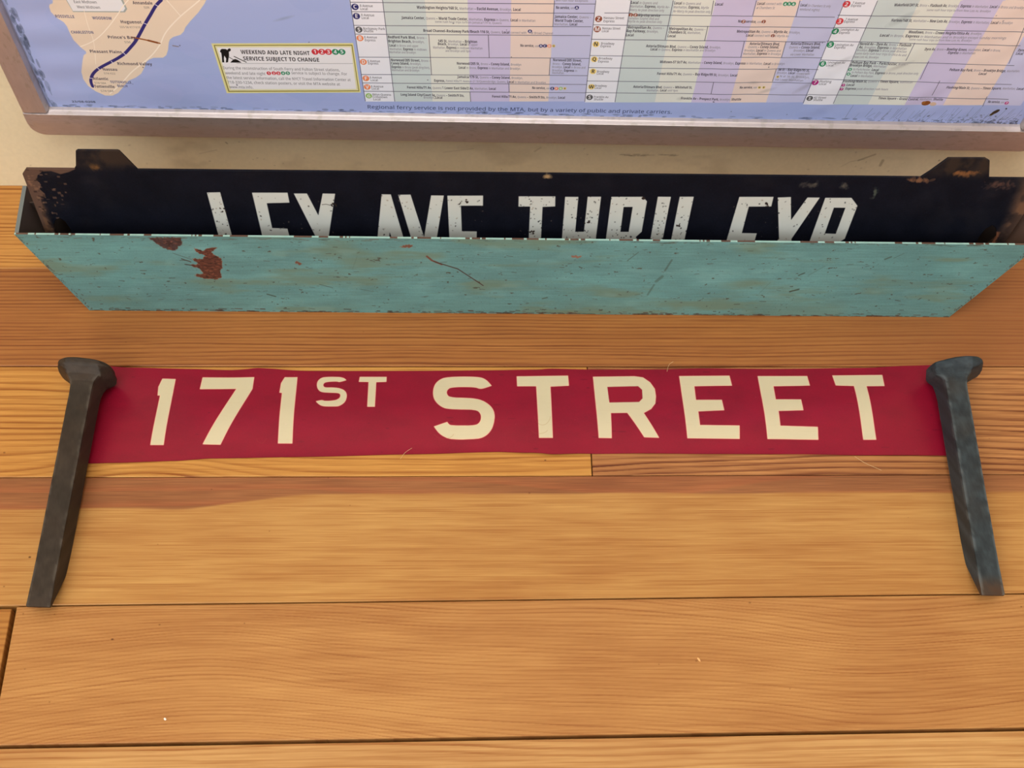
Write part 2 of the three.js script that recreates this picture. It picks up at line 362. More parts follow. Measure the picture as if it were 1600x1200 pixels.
const MAP_LINES = `
0.35|#55566b|208.5 95.2 344.7 97.5
0.35|#55566b|208.6 89.3 344.5 91.6
0.35|#55566b|208.8 80.4 343.9 82.8
0.35|#55566b|209.3 74.7 343.8 76.9
0.35|#55566b|209.6 59.0 344.6 61.3
0.35|#55566b|209.9 46.7 345.0 49.0
0.35|#55566b|210.1 40.6 344.8 42.4
0.35|#55566b|210.3 34.5 345.0 36.2
0.35|#55566b|321.8 99.2 322.0 82.8
0.35|#55566b|251.1 75.6 251.7 47.4
0.35|#55566b|285.3 76.0 286.0 60.2
0.35|#55566b|321.9 61.0 322.0 48.7
0.35|#55566b|298.0 42.1 298.4 35.7
0.35|#55566b|274.6 35.4 275.0 28.1
0.35|#55566b|226.4 97.0 228.4 27.3
0.35|#55566b|208.3 96.6 210.4 27.0
0.35|#55566b|344.8 99.7 345.2 29.6
0.35|#55566b|364.4 100.2 363.8 29.6
0.35|#55566b|350.6 91.9 365.1 92.2
0.35|#55566b|364.5 91.2 481.1 92.4
0.35|#55566b|344.9 84.1 482.6 85.3
0.35|#55566b|344.8 74.5 481.0 75.6
0.35|#55566b|345.1 63.3 482.0 64.6
0.35|#55566b|345.2 54.8 482.2 56.4
0.35|#55566b|345.0 45.0 481.9 46.6
0.35|#55566b|345.0 36.4 481.4 37.5
0.35|#55566b|387.9 100.7 387.5 75.3
0.35|#55566b|410.4 101.2 410.8 92.3
0.35|#55566b|410.4 84.8 410.5 74.9
0.35|#55566b|434.3 101.8 434.4 92.4
0.35|#55566b|458.6 102.3 459.1 92.1
0.35|#55566b|433.6 75.0 434.0 64.4
0.35|#55566b|457.9 75.1 458.1 64.5
0.35|#55566b|457.2 56.1 457.2 47.0
0.35|#55566b|421.6 46.0 421.8 37.2
0.35|#55566b|483.7 102.9 480.3 31.3
0.35|#55566b|501.9 103.3 499.1 31.3
0.35|#55566b|482.6 93.7 589.4 93.9
0.35|#55566b|482.5 85.6 593.6 85.1
0.35|#55566b|481.6 76.1 595.5 76.0
0.35|#55566b|481.7 63.2 598.2 62.2
0.35|#55566b|481.0 49.7 603.0 48.3
0.35|#55566b|481.6 38.0 606.1 37.3
0.35|#55566b|533.0 76.4 532.2 64.4
0.35|#55566b|546.2 63.8 546.0 50.8
0.35|#55566b|558.2 50.2 557.8 39.2
0.35|#55566b|592.1 38.9 592.6 31.6
0.35|#55566b|592.2 88.0 594.5 63.5
0.3|#a8a8b0|137.2 52.9 205.4 54.4
0.55|#fff1e2|49.4 62.5 55.2 64.8 62.1 69.2 69.7 76.2 76.7 83.8 83.1 91.3 85.9 93.8
0.7|#fff1e2|56.1 29.2 65.2 36.5 73.5 45.5 81.4 51.2 89.2 57.6 96.0 65.2 99.4 71.4 104.6 77.4 113.0 85.1 120.0 90.5 125.2 94.7
0.3|#fff1e2|59.3 87.1 58.0 76.8 58.7 67.4 54.4 50.6
0.5|#fff1e2|107.1 94.2 112.1 84.6
1.75|#39327a|104.0 94.2 100.4 91.3 95.9 85.1 90.9 78.8 86.9 73.2 82.1 66.7 77.5 62.2 73.9 58.6 68.4 54.9 63.1 52.1 55.4 47.9 50.8 44.1 48.0 39.9 47.1 37.0 47.3 34.2
0.45|#e8e2f0|100.0 91.3 101.2 90.3
0.45|#e8e2f0|90.3 79.2 91.9 78.4
0.45|#e8e2f0|72.9 59.0 73.9 57.3
0.45|#e8e2f0|64.1 53.0 64.7 51.2
0.45|#e8e2f0|54.4 48.3 55.4 46.5
0.45|#e8e2f0|47.4 40.3 49.1 39.9
0.9|#9a5a2c|80.8 69.7 87.7 68.3 95.8 65.9
0.6|#8a7a80|102.8 64.5 105.9 63.9
1.2|#8a4a20|89.7 67.7 94.4 66.3
0.5|#222222|136.7 57.8 143.0 53.9
0.35|#1d1a1a|132.9 57.9 134.3 56.8 135.9 55.5`;
const MAP_AREAS = `
#eedac6|44.3 92.8 43.4 90.8 41.4 89.9 40.6 88.3 40.3 85.0 42.0 81.6 45.4 78.6 46.3 76.1 46.5 71.2 46.9 67.0 49.2 62.0 51.3 59.4 51.3 58.1 49.3 56.7 47.3 52.7 44.1 44.9 43.3 39.3 44.6 34.6 48.1 30.7 52.9 27.7 57.2 27.7 61.2 29.8 65.4 34.1 70.1 39.0 75.1 41.4 79.1 44.3 82.3 48.9 83.5 51.2 84.6 53.0 86.9 54.7 89.4 55.8 95.0 56.0 97.4 57.8 99.4 61.6 101.1 66.7 102.4 68.8 104.6 70.4 109.2 72.0 111.5 74.2 113.1 77.0 116.9 81.2 122.7 86.9 127.5 92.7 128.7 94.7
#a9b0ae|51.5 93.4 52.8 85.3 81.7 85.9 83.6 88.1 82.9 94.1
#eeeef4|51.9 93.4 52.9 85.9 81.0 86.6 82.6 88.5 81.8 94.1
#eeeffa|208.3 96.6 226.4 97.0 228.4 27.1 210.4 26.7
#d0dbdd|226.4 97.0 249.8 97.5 251.6 27.6 228.4 27.1
#e6e7e0|249.8 97.5 273.6 98.1 274.8 28.1 251.6 27.6
#d3c9ea|273.6 98.1 297.8 98.6 298.8 28.6 274.8 28.1
#eed9d1|297.8 98.6 321.6 99.2 322.8 29.2 298.8 28.6
#c9caec|321.6 99.2 344.8 99.7 345.2 29.6 322.8 29.2
#eeeffa|344.8 99.7 364.4 100.2 363.9 29.3 345.3 28.9
#d0dbdd|364.4 100.2 389.0 100.7 388.3 29.8 363.9 29.3
#e6e7e0|389.0 100.7 411.5 101.2 410.9 30.3 388.3 29.8
#d3c9ea|411.5 101.2 434.7 101.8 434.6 30.8 410.9 30.3
#eed9d1|434.7 101.8 458.6 102.3 457.2 31.3 434.6 30.8
#c9caec|458.6 102.3 483.7 102.9 480.2 31.8 457.2 31.3
#eeeffa|483.7 102.9 501.9 103.3 499.3 30.5 480.6 30.1
#d0dbdd|501.9 103.3 525.6 103.9 520.8 31.0 499.3 30.5
#e6e7e0|525.6 103.9 548.5 104.4 543.5 31.5 520.8 31.0
#d3c9ea|548.5 104.4 572.2 104.9 567.4 32.0 543.5 31.5
#eed9d1|572.2 104.9 595.6 105.5 592.1 32.5 567.4 32.0
#c9caec|595.6 105.5 620.0 106.0 615.7 33.1 592.1 32.5
#e6dfa0|125.4 66.6 207.2 68.6 208.3 33.5 126.9 31.2
#8d8238|126.5 65.5 206.6 67.5 207.4 34.4 128.1 32.2
#e4dfb4|127.1 64.9 206.1 66.8 206.9 35.0 128.8 32.9
#eeecf2|128.0 63.8 205.5 65.7 205.8 36.0 130.0 34.1
#1d1a1a|133.7 62.1 134.3 63.0 135.2 63.4 135.8 62.9 135.5 61.8 134.6 61.1 133.8 61.3
#1d1a1a|129.8 62.3 130.7 62.9 133.0 62.8 134.3 61.3 133.9 58.5 133.3 56.8 132.3 53.7 131.0 53.4 131.8 56.2 131.1 58.4 130.4 56.2 130.1 53.5 128.9 53.5 129.4 56.7 129.7 59.5 129.7 60.4 129.1 60.7
#1d1a1a|133.6 53.5 135.3 55.2 136.9 56.1 138.2 55.5 140.2 53.6`;
const CRUMB = [-176,387.7,115.8,353.7];
// ---------------------------------------------------------------- room shell
{
  const T = 0.12, XL = 0.95, X = 1.6, Z = 3.0, H = 2.4;
  const wallTex = (() => {
    const [c, g] = canvasOf(2048, 512, (x, y) => {
      const n = fbm(x / 160, y / 160, 4), f = noise(x / 3.1, y / 3.1), k = 0.95 + 0.07 * n + 0.025 * f;
      const s = sm(0.62, 0.85, fbm(x / 70 + 40, y / 26 + 9, 3)) * 0.07;
      return [228 * (k - s), 216 * (k - s * 1.1), 184 * (k - s * 1.2)];
    });
    // scuffs, 2 pixels to the millimetre; the picture's bottom edge is the floor line and x = 0 its middle
    const px = (x) => 1024 + x * 2, py = (y) => 512 - y * 2;
    const scuff = (pts, w, a) => { g.strokeStyle = `rgba(96,80,58,${a})`; g.lineWidth = w; g.lineCap = 'round'; g.beginPath(); polyPath(g, pts.map((p) => [px(p[0]), py(p[1])]), false); g.stroke(); };
    for (let i = 0; i < 22; i++) { const x = 84 + rnd() * 46, y = 27.3 + (rnd() - 0.5) * 1.4; scuff([[x, y], [x + 2 + rnd() * 4, y + (rnd() - 0.5) * 0.6]], 0.8, 0.35); }
    scuff([[246, 24], [250, 26], [256, 29]], 2, 0.3); scuff([[236, 19], [241, 23], [250, 25]], 1, 0.22); scuff([[262, 20], [262.4, 24]], 4, 0.3);
    scuff([[300, 24], [300.3, 24.5]], 1.6, 0.6); scuff([[-171, 36], [-170, 35]], 1.2, 0.5); scuff([[-190, 27], [-178, 30]], 1, 0.2); scuff([[-30, 29], [-10, 32]], 1, 0.18); scuff([[30, 30], [34, 33]], 2, 0.18);
    for (let i = 0; i < 60; i++) scuff([[-320 + rnd() * 680, 2 + rnd() * 50], [-320, 20]].slice(0, 1).flatMap((p) => [p, [p[0] + rnd(), p[1] + rnd()]]), 0.8 + rnd() * 0.7, 0.16 + rnd() * 0.2);
    const t = textureOf(c); return t;
  })();
  const wallMat = std({ map: wallTex, roughness: 0.6 });
  const plain = std({ color: new THREE.Color(0.74, 0.68, 0.57), roughness: 0.8 }), white = std({ color: 0xf2efe8, roughness: 0.85 });
  const wallBack = new THREE.BoxGeometry(2 * X + 2 * T, H, T); wallBack.translate(0, H / 2, -T / 2);
  { const p = wallBack.attributes.position, uv = wallBack.attributes.uv; for (let i = 0; i < p.count; i++) uv.setXY(i, p.getX(i) / 1.024 + 0.5, p.getY(i) / 0.256); }
  structure(part('wall_back', wallBack, wallMat), 'wall_back');
  const wallFront = new THREE.BoxGeometry(2 * X + 2 * T, H, T); wallFront.translate(0, H / 2, Z + T / 2);
  structure(part('wall_front', wallFront, plain), 'wall_front');
  const sideShape = new THREE.Shape([[0, 0], [Z, 0], [Z, H], [0, H]].map((p) => new THREE.Vector2(...p)));
  sideShape.holes.push(new THREE.Path([[1.05, 0.45], [1.05, 1.75], [2.35, 1.75], [2.35, 0.45]].map((p) => new THREE.Vector2(...p))));
  const side = new THREE.ExtrudeGeometry(sideShape, { depth: T, bevelEnabled: false }); side.rotateY(-Math.PI / 2);
  const left = side.clone(); left.translate(-XL, 0, 0); structure(part('wall_left', left, plain), 'wall_left');
  const right = side.clone(); right.translate(X + T, 0, 0); structure(part('wall_right', right, plain), 'wall_right');
  const ceil = new THREE.BoxGeometry(2 * X + 2 * T, T, Z + 2 * T); ceil.translate(0, H + T / 2, Z / 2); structure(part('ceiling', ceil, white), 'ceiling');
  // windows: white frames with a centre bar, standing in the openings
  for (const [n, sx] of [[1, -1], [2, 1]]) {
    const w = structure(new THREE.Group(), 'window_' + n);
    const bar = (a, b, c, y, z) => { const g = new RoundedBoxGeometry(a, b, c, 2, 0.006); g.translate(sx < 0 ? -XL - T / 2 : X + T / 2, y, z); return g; };
    part('window_frame', mergeGeometries([bar(0.07, 0.05, 1.3, 0.475, 1.7), bar(0.07, 0.05, 1.3, 1.725, 1.7), bar(0.07, 1.2, 0.05, 1.1, 1.075), bar(0.07, 1.2, 0.05, 1.1, 2.325), bar(0.06, 0.035, 1.2, 1.1, 1.7)]), white, w);
    const pane = new THREE.BoxGeometry(0.004, 1.2, 1.2); pane.translate(sx < 0 ? -XL - T / 2 - 0.02 : X + T / 2 + 0.02, 1.1, 1.7);
    part('pane', pane, std({ color: 0xffffff, transmission: 1, thickness: 0, roughness: 0, ior: 1.5 }), w);
  }
  const lamp = thing('ceiling_lamp', 'flat white ceiling panel lamp above the floor', 'lamp', [-0.1, H, 1.1]);
  const body = new RoundedBoxGeometry(1.56, 0.03, 1.26, 2, 0.006); body.translate(0, -0.015, 0); part('housing', body, white, lamp);
  const glow = new THREE.BoxGeometry(1.5, 0.004, 1.2); glow.translate(0, -0.031, 0);
  part('diffuser', glow, std({ color: 0xffffff, emissive: new THREE.Color(1, 0.97, 0.93), emissiveIntensity: 7, roughness: 0.5 }), lamp);
}

// ---------------------------------------------------------------- wooden floor, plank by plank
{
  const floor = structure(new THREE.Group(), 'floor');
  const base = new THREE.BoxGeometry(3.44, 0.03, 3.24); base.translate(0, -0.0352, 1.5);
  part('subfloor', base, std({ color: new THREE.Color(0.01, 0.007, 0.005), roughness: 0.95 }), floor);
  const L = [226, 174, 108], D = [164, 98, 46];
  // one grain picture per board kind: x and v in millimetres along and across the board
  function grain(s, o) {
    const W = 2048, Hh = 244, K = 2.85;
    const [c, g] = canvasOf(W, Hh, (px, py) => {
      const x = px / K - 359, v = py / K, X = x + s * 911, V = v + s * 57;
      let w = v + (o.bend ? o.bend(x, v) : 0) + (fbm(X / 150, V / 60, 2) - 0.5) * o.warp + (noise(X / 34, V / 7) - 0.5) * 0.9;
      const r = w / o.ring + (noise(X / 260, w / 9) - 0.5) * 1.1, k = Math.floor(r), f = r - k;
      const late = sm(0.3, 0.9, f) ** 1.6 * (1 - sm(0.92, 1.0, f)), str = 0.35 + 0.65 * hash(k, s * 13 + 5);
      const str2 = str * mix(1, noise(X / 120 + k * 3.7, k * 1.3), 0.6);
      const fib = noise(X / 16, V * 4.2) - 0.5, fib2 = noise(X / 5, V * 9) - 0.5, blot = fbm(X / 60, V / 14, 3) - 0.5, wide = noise(X / 190, V / 45) - 0.5;
      const streak = sm(0.55, 0.85, noise(X / 48, V * 1.35 + 3)) * (o.streak ?? 0.4) - sm(0.6, 0.9, noise(X / 38 + 7, V * 1.1)) * (o.streak ?? 0.4) * 0.6;
      let t = o.base + streak + late * str2 * o.con + fib * o.fib + fib2 * 0.07 + blot * o.blot + wide * 0.18;
      let a = mix3(o.L ?? L, o.D ?? D, clamp(t, -0.25, 1.25));
      const red = o.red ? o.red(x, v) : 0;
      if (red) a = mix3(a, [168 + fib * 34 + blot * 34 + late * 10, 108 + fib * 26 + blot * 28, 66 + fib * 18 + blot * 18], clamp(red));
      return [a[0] * 0.86, a[1] * 0.855, a[2] * 0.86];
    });
    for (let i = 0; i < o.specks; i++) { const x = rnd() * W, y = rnd() * Hh, q = 0.6 + rnd() * rnd() * 1.8; g.fillStyle = `rgba(70,36,14,${0.3 + rnd() * 0.4})`; g.beginPath(); g.ellipse(x, y, q * 1.3, q, 0, 0, 7); g.fill(); }
    const t = textureOf(c);
    return std({ map: t, roughness: 0.42, specularIntensity: 0.55, bumpMap: t, bumpScale: 0.00012 });
  }
  const hump = (x, xc, w, h) => h * Math.exp(-(((x - xc) / w) ** 2));
  const M = {
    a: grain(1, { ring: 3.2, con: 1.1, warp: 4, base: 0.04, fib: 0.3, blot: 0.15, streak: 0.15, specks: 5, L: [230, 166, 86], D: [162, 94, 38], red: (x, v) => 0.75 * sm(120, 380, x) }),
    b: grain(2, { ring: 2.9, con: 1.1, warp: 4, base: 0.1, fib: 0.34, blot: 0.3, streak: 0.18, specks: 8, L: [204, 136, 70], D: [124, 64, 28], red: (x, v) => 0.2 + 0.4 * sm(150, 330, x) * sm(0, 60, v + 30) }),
    c: grain(3, { ring: 4.9, con: 1.0, warp: 7, base: 0.02, fib: 0.3, blot: 0.15, streak: 0.2, specks: 5, L: [232, 168, 84], D: [160, 90, 34], bend: (x, v) => hump(x, -205, 60, 16) * sm(40, 80, v) }),
    d: grain(4, { ring: 4.2, con: 1.1, warp: 8, base: 0.1, fib: 0.4, blot: 0.3, streak: 0.25, specks: 4, L: [212, 148, 88], D: [124, 66, 36] }),
    e: grain(5, { ring: 13, con: 0.16, warp: 26, base: 0.26, fib: 0.34, blot: 0.5, streak: 0.24, specks: 14, L: [226, 172, 98], D: [172, 106, 50], red: (x, v) => 1.0 * (1 - sm(-1, 1, v - 12.5 - 9 * (1 - sm(-190, -100, x)) + 2.6 * (fbm(x / 45, 3, 3) - 0.5))) }),
    f: grain(6, { ring: 2.5, con: 0.6, warp: 22, base: 0.22, fib: 0.26, blot: 0.5, streak: 0.16, specks: 22, L: [222, 164, 96], D: [164, 100, 50], bend: (x, v) => hump(x, -150, 130, 30) * (0.3 + v / 110) - hump(x, 190, 150, 12) }),
    g: grain(7, { ring: 4.0, con: 0.8, warp: 8, base: 0.14, fib: 0.3, blot: 0.35, streak: 0.2, specks: 16 }),
    h: grain(8, { ring: 4.4, con: 0.7, warp: 10, base: 0.2, fib: 0.3, blot: 0.35, streak: 0.2, specks: 10, L: [218, 156, 80], D: [160, 96, 40] }),
  };
  // seams: depth z (mm) at x = 0 and slope (mm per mm)
  const S = [[-6, 0], [71.7, -0.0021], [151.1, -0.0011], [232.4, -0.0029], [315.9, -0.011], [399.5, -0.0132], [482, -0.013], [564, -0.013], [646, -0.013], [728, -0.013], [810, -0.012], [892, -0.011], [974, -0.01], [1056, -0.01]];
  const gap = [0.2, 0.25, 0.9, 0.6, 1.0, 2.2, 1, 1, 1, 1, 1, 1, 1, 1];
  function plank(i, x0, x1, mat, gl = 0.5, gr = 0.5, flip = false, near = 0) {
    const at = (j, x, s) => S[j][0] + S[j][1] * x + s * gap[j] / 2;
    const xa = x0 + gl, xb = x1 - gr, c = 0.35, h = 0, q = [[xa, at(i, xa, 1) + near], [xb, at(i, xb, 1) + near], [xb, at(i + 1, xb, -1)], [xa, at(i + 1, xa, -1)]];
    const inn = [[c, c], [-c, c], [-c, -c], [c, -c]].map((d, k) => [q[k][0] + d[0], q[k][1] + d[1]]);
    const pos = [], uv = [], idx = [], dz = hash(i, Math.round(x0)) * 0.12;
    const put = (x, y, z) => { pos.push(x * mm, y * mm, z * mm); const u = (x + 359) / 718.6, v = (z - S[i][0] - S[i][1] * x) / 85.6; uv.push(flip ? u + 0.41 : u, 1 - v); return pos.length / 3 - 1; };
    const quad = (a, b, d, e) => idx.push(a, e, d, a, d, b);
    const top = inn.map((p) => put(p[0], -dz, p[1]));
    quad(top[0], top[1], top[2], top[3]);
    for (let k = 0; k < 4; k++) {                         // chamfers and sides, each with its own corners
      const n = (k + 1) % 4;
      quad(put(q[k][0], -c - dz, q[k][1]), put(q[n][0], -c - dz, q[n][1]), put(inn[n][0], -dz, inn[n][1]), put(inn[k][0], -dz, inn[k][1]));
      quad(put(q[k][0], -20, q[k][1]), put(q[n][0], -20, q[n][1]), put(q[n][0], -c - dz, q[n][1]), put(q[k][0], -c - dz, q[k][1]));
    }
    const g = new THREE.BufferGeometry();
    g.setAttribute('position', new THREE.Float32BufferAttribute(pos, 3)); g.setAttribute('uv', new THREE.Float32BufferAttribute(uv, 2)); g.setIndex(idx);
    const flat = g.toNonIndexed(); flat.computeVertexNormals();
    part('plank', flat, mat, floor);
  }
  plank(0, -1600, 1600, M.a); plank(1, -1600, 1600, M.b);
  plank(2, -1600, 61.2, M.c, 0.5, 0.3); plank(2, 61.2, 1600, M.d, 0.3, 0.5);
  plank(3, -1600, 1600, M.e);
  plank(4, -1600, -268, M.h, 0.5, 1.6, true, 1.2); plank(4, -268, 1600, M.f, 1.2, 0.5);
  plank(5, -1600, 1600, M.g);
  const pool = [M.h, M.b, M.g, M.a, M.e, M.f, M.h];
  for (let i = 6; i < 13; i++) { const j = -700 + ((i * 537) % 1400); plank(i, -1600, j, pool[(i * 3) % 7], 0.5, 0.4, true); plank(i, j, 1600, pool[(i * 5 + 2) % 7], 0.4, 0.5); }
  const rest = new THREE.BoxGeometry(3.2, 0.02, 1.93); rest.translate(0, -0.0102, 2.035);
  part('floorboards', rest, M.g, floor).userData.kind = 'stuff';
}
// ---------------------------------------------------------------- steel frame with the map, hung on the wall
{
  const W = 638, H = 352, B = 18.2, SB = 15.8, TH = 12.5;
  const frame = thing('map_frame', 'flat steel frame around a faded transit map on the wall', 'picture frame', [-0.2865, 0.0526, 0.014]);
  frame.rotation.set(5 * deg, 0, -0.842 * deg, 'ZXY'); frame.rotation.order = 'ZXY';
  const [mc] = canvasOf(1024, 128, (x, y) => {
    const n = fbm(x / 40, y / 14, 4), s = noise(x / 90, y * 1.7), st = sm(0.6, 0.8, fbm(x / 26 + 31, y / 9, 3)), k = 0.93 + 0.06 * n + 0.03 * s - 0.06 * st;
    return [196 * k, 188 * k, 190 * k - 4 * st];
  });
  const mt = textureOf(mc);
  const steel = std({ map: mt, metalness: 0.7, roughness: 0.34 });
  // a rail is its profile (across, depth) swept along u; the outer edge may be rounded at the ends
  function rail(len, width, r0, r1, lip, end) {
    const prof = [];                                      // [fraction kind, across, depth]
    prof.push([0, -TH], [0, -1.4]); for (let a = 0; a <= 4; a++) prof.push([1.4 - 1.4 * Math.cos(a * Math.PI / 8), -1.4 + 1.4 * Math.sin(a * Math.PI / 8)]);
    for (let k = 1; k < 6; k++) prof.push([1.4 + (width - lip - 1.4) * k / 6, 0]);
    prof.push([width - lip, -0.12], [width - lip + 0.18, -0.36]); for (let k = 1; k < 6; k++) prof.push([width - lip + 0.18 + (lip - 0.5) * k / 6, -0.36 - lip * 1.4 * k / 6]);   // bright chamfer towards the print
    prof.push([width - 0.1, -0.5 - lip * 1.4], [width, -0.9 - lip * 1.4], [width, -7.5], [width, -TH]);
    const us = []; const add = (a, b, n) => { for (let i = 0; i <= n; i++) us.push(a + (b - a) * i / n); };
    if (end) { add(0, 10, 14); add(10.5, len - 10.5, 60); add(len - 10, len, 14); } else add(0, len, 60);
    const corner = (u) => { if (!end) return 0; const R = 9, d = Math.min(u, len - u); return d >= R ? 0 : R - Math.sqrt(Math.max(0, R * R - (R - d) ** 2)); };
    const g = gridGeometry(us.length - 1, prof.length - 1, (s, t) => {
      const u = us[Math.round(s * (us.length - 1))], p = prof[Math.round(t * (prof.length - 1))], c = corner(u);
      return [u * mm, (c + p[0] * (width - c) / width) * mm, p[1] * mm, u / 160, p[0] / 20];
    });
    const cap = (u, dir) => {
      const sh = new THREE.Shape(prof.map((p) => { const c = corner(u); return new THREE.Vector2((c + p[0] * (width - c) / width) * mm, p[1] * mm); }));
      const q = new THREE.ShapeGeometry(sh); const o = q.attributes.position;
      for (let i = 0; i < o.count; i++) o.setXYZ(i, u * mm, o.getX(i), o.getY(i));
      q.computeVertexNormals(); return q;
    };
    return toCreasedNormals(mergeGeometries([g, cap(0.01), cap(len - 0.01)]), 0.45);
  }
  part('bottom_rail', rail(W, B, 9, 9, 1.5, true), steel, frame);
  const top = part('top_rail', rail(W, B, 9, 9, 1.5, true), steel, frame); top.rotation.z = Math.PI; top.position.set(W * mm, H * mm, 0);
  const stile = rail(H - 2 * B - 0.1, SB, 0, 0, 1.2, false);
  const ls = part('side_rail', stile, steel, frame); ls.rotation.z = -Math.PI / 2; ls.position.set(0, (H - B - 0.05) * mm, 0);
  const rs = part('side_rail', stile, steel, frame); rs.rotation.z = Math.PI / 2; rs.position.set(W * mm, (B + 0.05) * mm, 0);
  const back = new THREE.BoxGeometry((W - 26) * mm, (H - 30) * mm, 2.5 * mm); back.translate(W / 2 * mm, H / 2 * mm, -9.6 * mm);
  part('backing_board', back, std({ color: 0x4a3a2c, roughness: 0.9 }), frame);

  // ---- the printed map: drawn in millimetres of the frame plane
  const INK = '#2b2836', GREY = '#7d7a8c';
  const STYLE = { b: [2.35, '600', INK], r: [2.0, '400', GREY], l: [2.3, '400', '#3a3844'], f: [3.9, '400', '#2d3560'], h: [3.9, '700', '#2a262b'], n: [2.75, '400', '#77747c'], m: [2.6, '700', '#4c4250'], k: [2.0, '400', '#8d8078'], w: [2.3, '600', '#56567f'], p: [2.5, '400', '#5a5862'], d: [2.2, '600', '#3a4260'] };
  function words(g, text, x, y, width, style) {           // ~marks~ switch to the light weight; the line is fitted to its printed width
    const [size, weight, ink] = STYLE[style], runs = text.split('~'), U = 40;
    const face = (i) => (style === 'b' ? (i % 2 ? `400 ${size * 0.92 * U}px sans-serif` : `700 ${size * U}px sans-serif`) : `${weight} ${size * U}px sans-serif`);
    let total = 0; runs.forEach((t, i) => { g.font = face(i); total += g.measureText(t).width; });
    g.save(); g.translate(x, y); g.scale(width / total, -1 / U);
    let at = 0; runs.forEach((t, i) => { g.font = face(i); g.fillStyle = style === 'b' && i % 2 ? GREY : ink; g.fillText(t, at, 0); at += g.measureText(t).width; });
    g.restore();
  }
  function drawMap(g) {
    g.fillStyle = '#aab8ea'; g.fillRect(-10, -10, 660, 380);
    for (let i = 0; i < 60; i++) { g.fillStyle = `rgba(${i % 2 ? '190,198,240' : '146,164,220'},0.10)`; g.beginPath(); g.ellipse(rnd() * 640, rnd() * 120, 10 + rnd() * 40, 4 + rnd() * 9, rnd() - 0.5, 0, 7); g.fill(); }
    // what the picture has further up, above the photograph's edge: the tables' and the coast's continuation
    const up = ['#eeeffa', '#d0dbdd', '#e6e7e0', '#d3c9ea', '#eed9d1', '#c9caec'];
    [[208, 345], [345, 484], [484, 621]].forEach(([a, b]) => { let x = a; up.forEach((col, i) => { const w = i ? (b - a) * 0.174 : (b - a) * 0.13; g.fillStyle = col; g.fillRect(x, 94, w + 0.2, 60); x += w; }); g.strokeStyle = '#55566b'; g.lineWidth = 0.35; for (let k = 0; k < 6; k++) { g.beginPath(); g.moveTo(a, 106 + k * 9); g.lineTo(b, 106 + k * 9); g.stroke(); } });
    g.fillStyle = '#e2cdb8'; g.beginPath(); polyPath(g, [[44, 92], [128, 94], [190, 150], [330, 190], [430, 250], [420, 352], [240, 352], [180, 260], [90, 190], [52, 150]]); g.fill();
    const areas = MAP_AREAS.trim().split('\n').map((l) => l.split('|'));
    for (const [col, pts] of areas) { g.fillStyle = col; g.beginPath(); polyPath(g, parse(pts)); g.fill(); }
    for (const l of MAP_LINES.trim().split('\n')) {
      const [w, col, pts] = l.split('|'), p = parse(pts); g.strokeStyle = col; g.lineWidth = +w; g.lineCap = g.lineJoin = 'round'; g.beginPath(); g.moveTo(...p[0]);
      for (let i = 1; i < p.length - 1; i++) g.quadraticCurveTo(p[i][0], p[i][1], (p[i][0] + p[i + 1][0]) / 2, (p[i][1] + p[i + 1][1]) / 2);
      g.lineTo(...p[p.length - 1]); g.stroke();
    }
    for (const l of MAP_TEXT.trim().split('\n')) { const [t, x, y, w, s] = l.split('|'); words(g, t, +x, +y, +w, s); }
    for (const l of MAP_BULLETS.trim().split('\n')) {
      const [t, x, y, r, col] = l.split('|'); g.fillStyle = col; g.beginPath(); g.arc(+x, +y, +r, 0, 7); g.fill();
      g.save(); g.translate(+x, +y - r * 0.62); g.scale(1 / 40, -1 / 40); g.font = `700 ${r * 1.7 * 40}px sans-serif`; g.textAlign = 'center'; g.fillStyle = col === '#f3d987' ? '#2b2836' : '#ecebf2'; g.fillText(t, 0, 0); g.restore();
    }
    // wear of the sheet: creases, rust spots, grime along the lower edge
    const blob = (x, y, a, b, rot, col) => { g.fillStyle = col; g.beginPath(); g.ellipse(x, y, a, b, rot, 0, 7); g.fill(); };
    blob(556.5, 33, 2.6, 1.7, 0.2, '#8a4f24'); blob(554.8, 33.4, 1.2, 1.0, 0.2, '#a66a34'); blob(561, 32.6, 2, 1.4, 0, 'rgba(214,170,110,0.6)');
    blob(602.5, 27.5, 2.6, 1.2, 0.75, '#3a2a1c'); blob(601, 25.6, 1.4, 0.9, 0.7, '#4a3a20'); blob(608, 30.3, 0.5, 0.5, 0, '#1c1a20');
    for (let i = 0; i < 240; i++) { const q = rnd() * rnd(); blob(520 + (1 - q) * 100, 18 + rnd() * rnd() * 9, 0.2 + rnd() * 0.9, 0.15 + rnd() * 0.35, rnd(), `rgba(38,36,44,${0.12 + rnd() * 0.4})`); }
    for (let i = 0; i < 200; i++) blob(18 + rnd() * 600, 18 + rnd() * 2.2, 0.6 + rnd() * 2.5, 0.2 + rnd() * 0.5, 0, `rgba(40,50,72,${0.1 + rnd() * 0.3})`);
    for (let i = 0; i < 60; i++) blob(17 + rnd() * 4, 18 + rnd() * 90, 0.4 + rnd(), 1 + rnd() * 3, 0, `rgba(44,56,74,${0.12 + rnd() * 0.22})`);
    for (let i = 0; i < 40; i++) { g.strokeStyle = `rgba(70,74,96,${0.25 + rnd() * 0.3})`; g.lineWidth = 0.22; const x = 505 + rnd() * 112; g.beginPath(); g.moveTo(x, 19 + rnd() * 3); g.lineTo(x + 2 + rnd() * 2, 24 + rnd() * 7); g.stroke(); }
    for (let i = 0; i < 26; i++) blob(60 + rnd() * 520, 22 + rnd() * 80, 0.25 + rnd() * 0.35, 0.2 + rnd() * 0.3, rnd() * 3, `rgba(60,60,84,${0.35 + rnd() * 0.35})`);
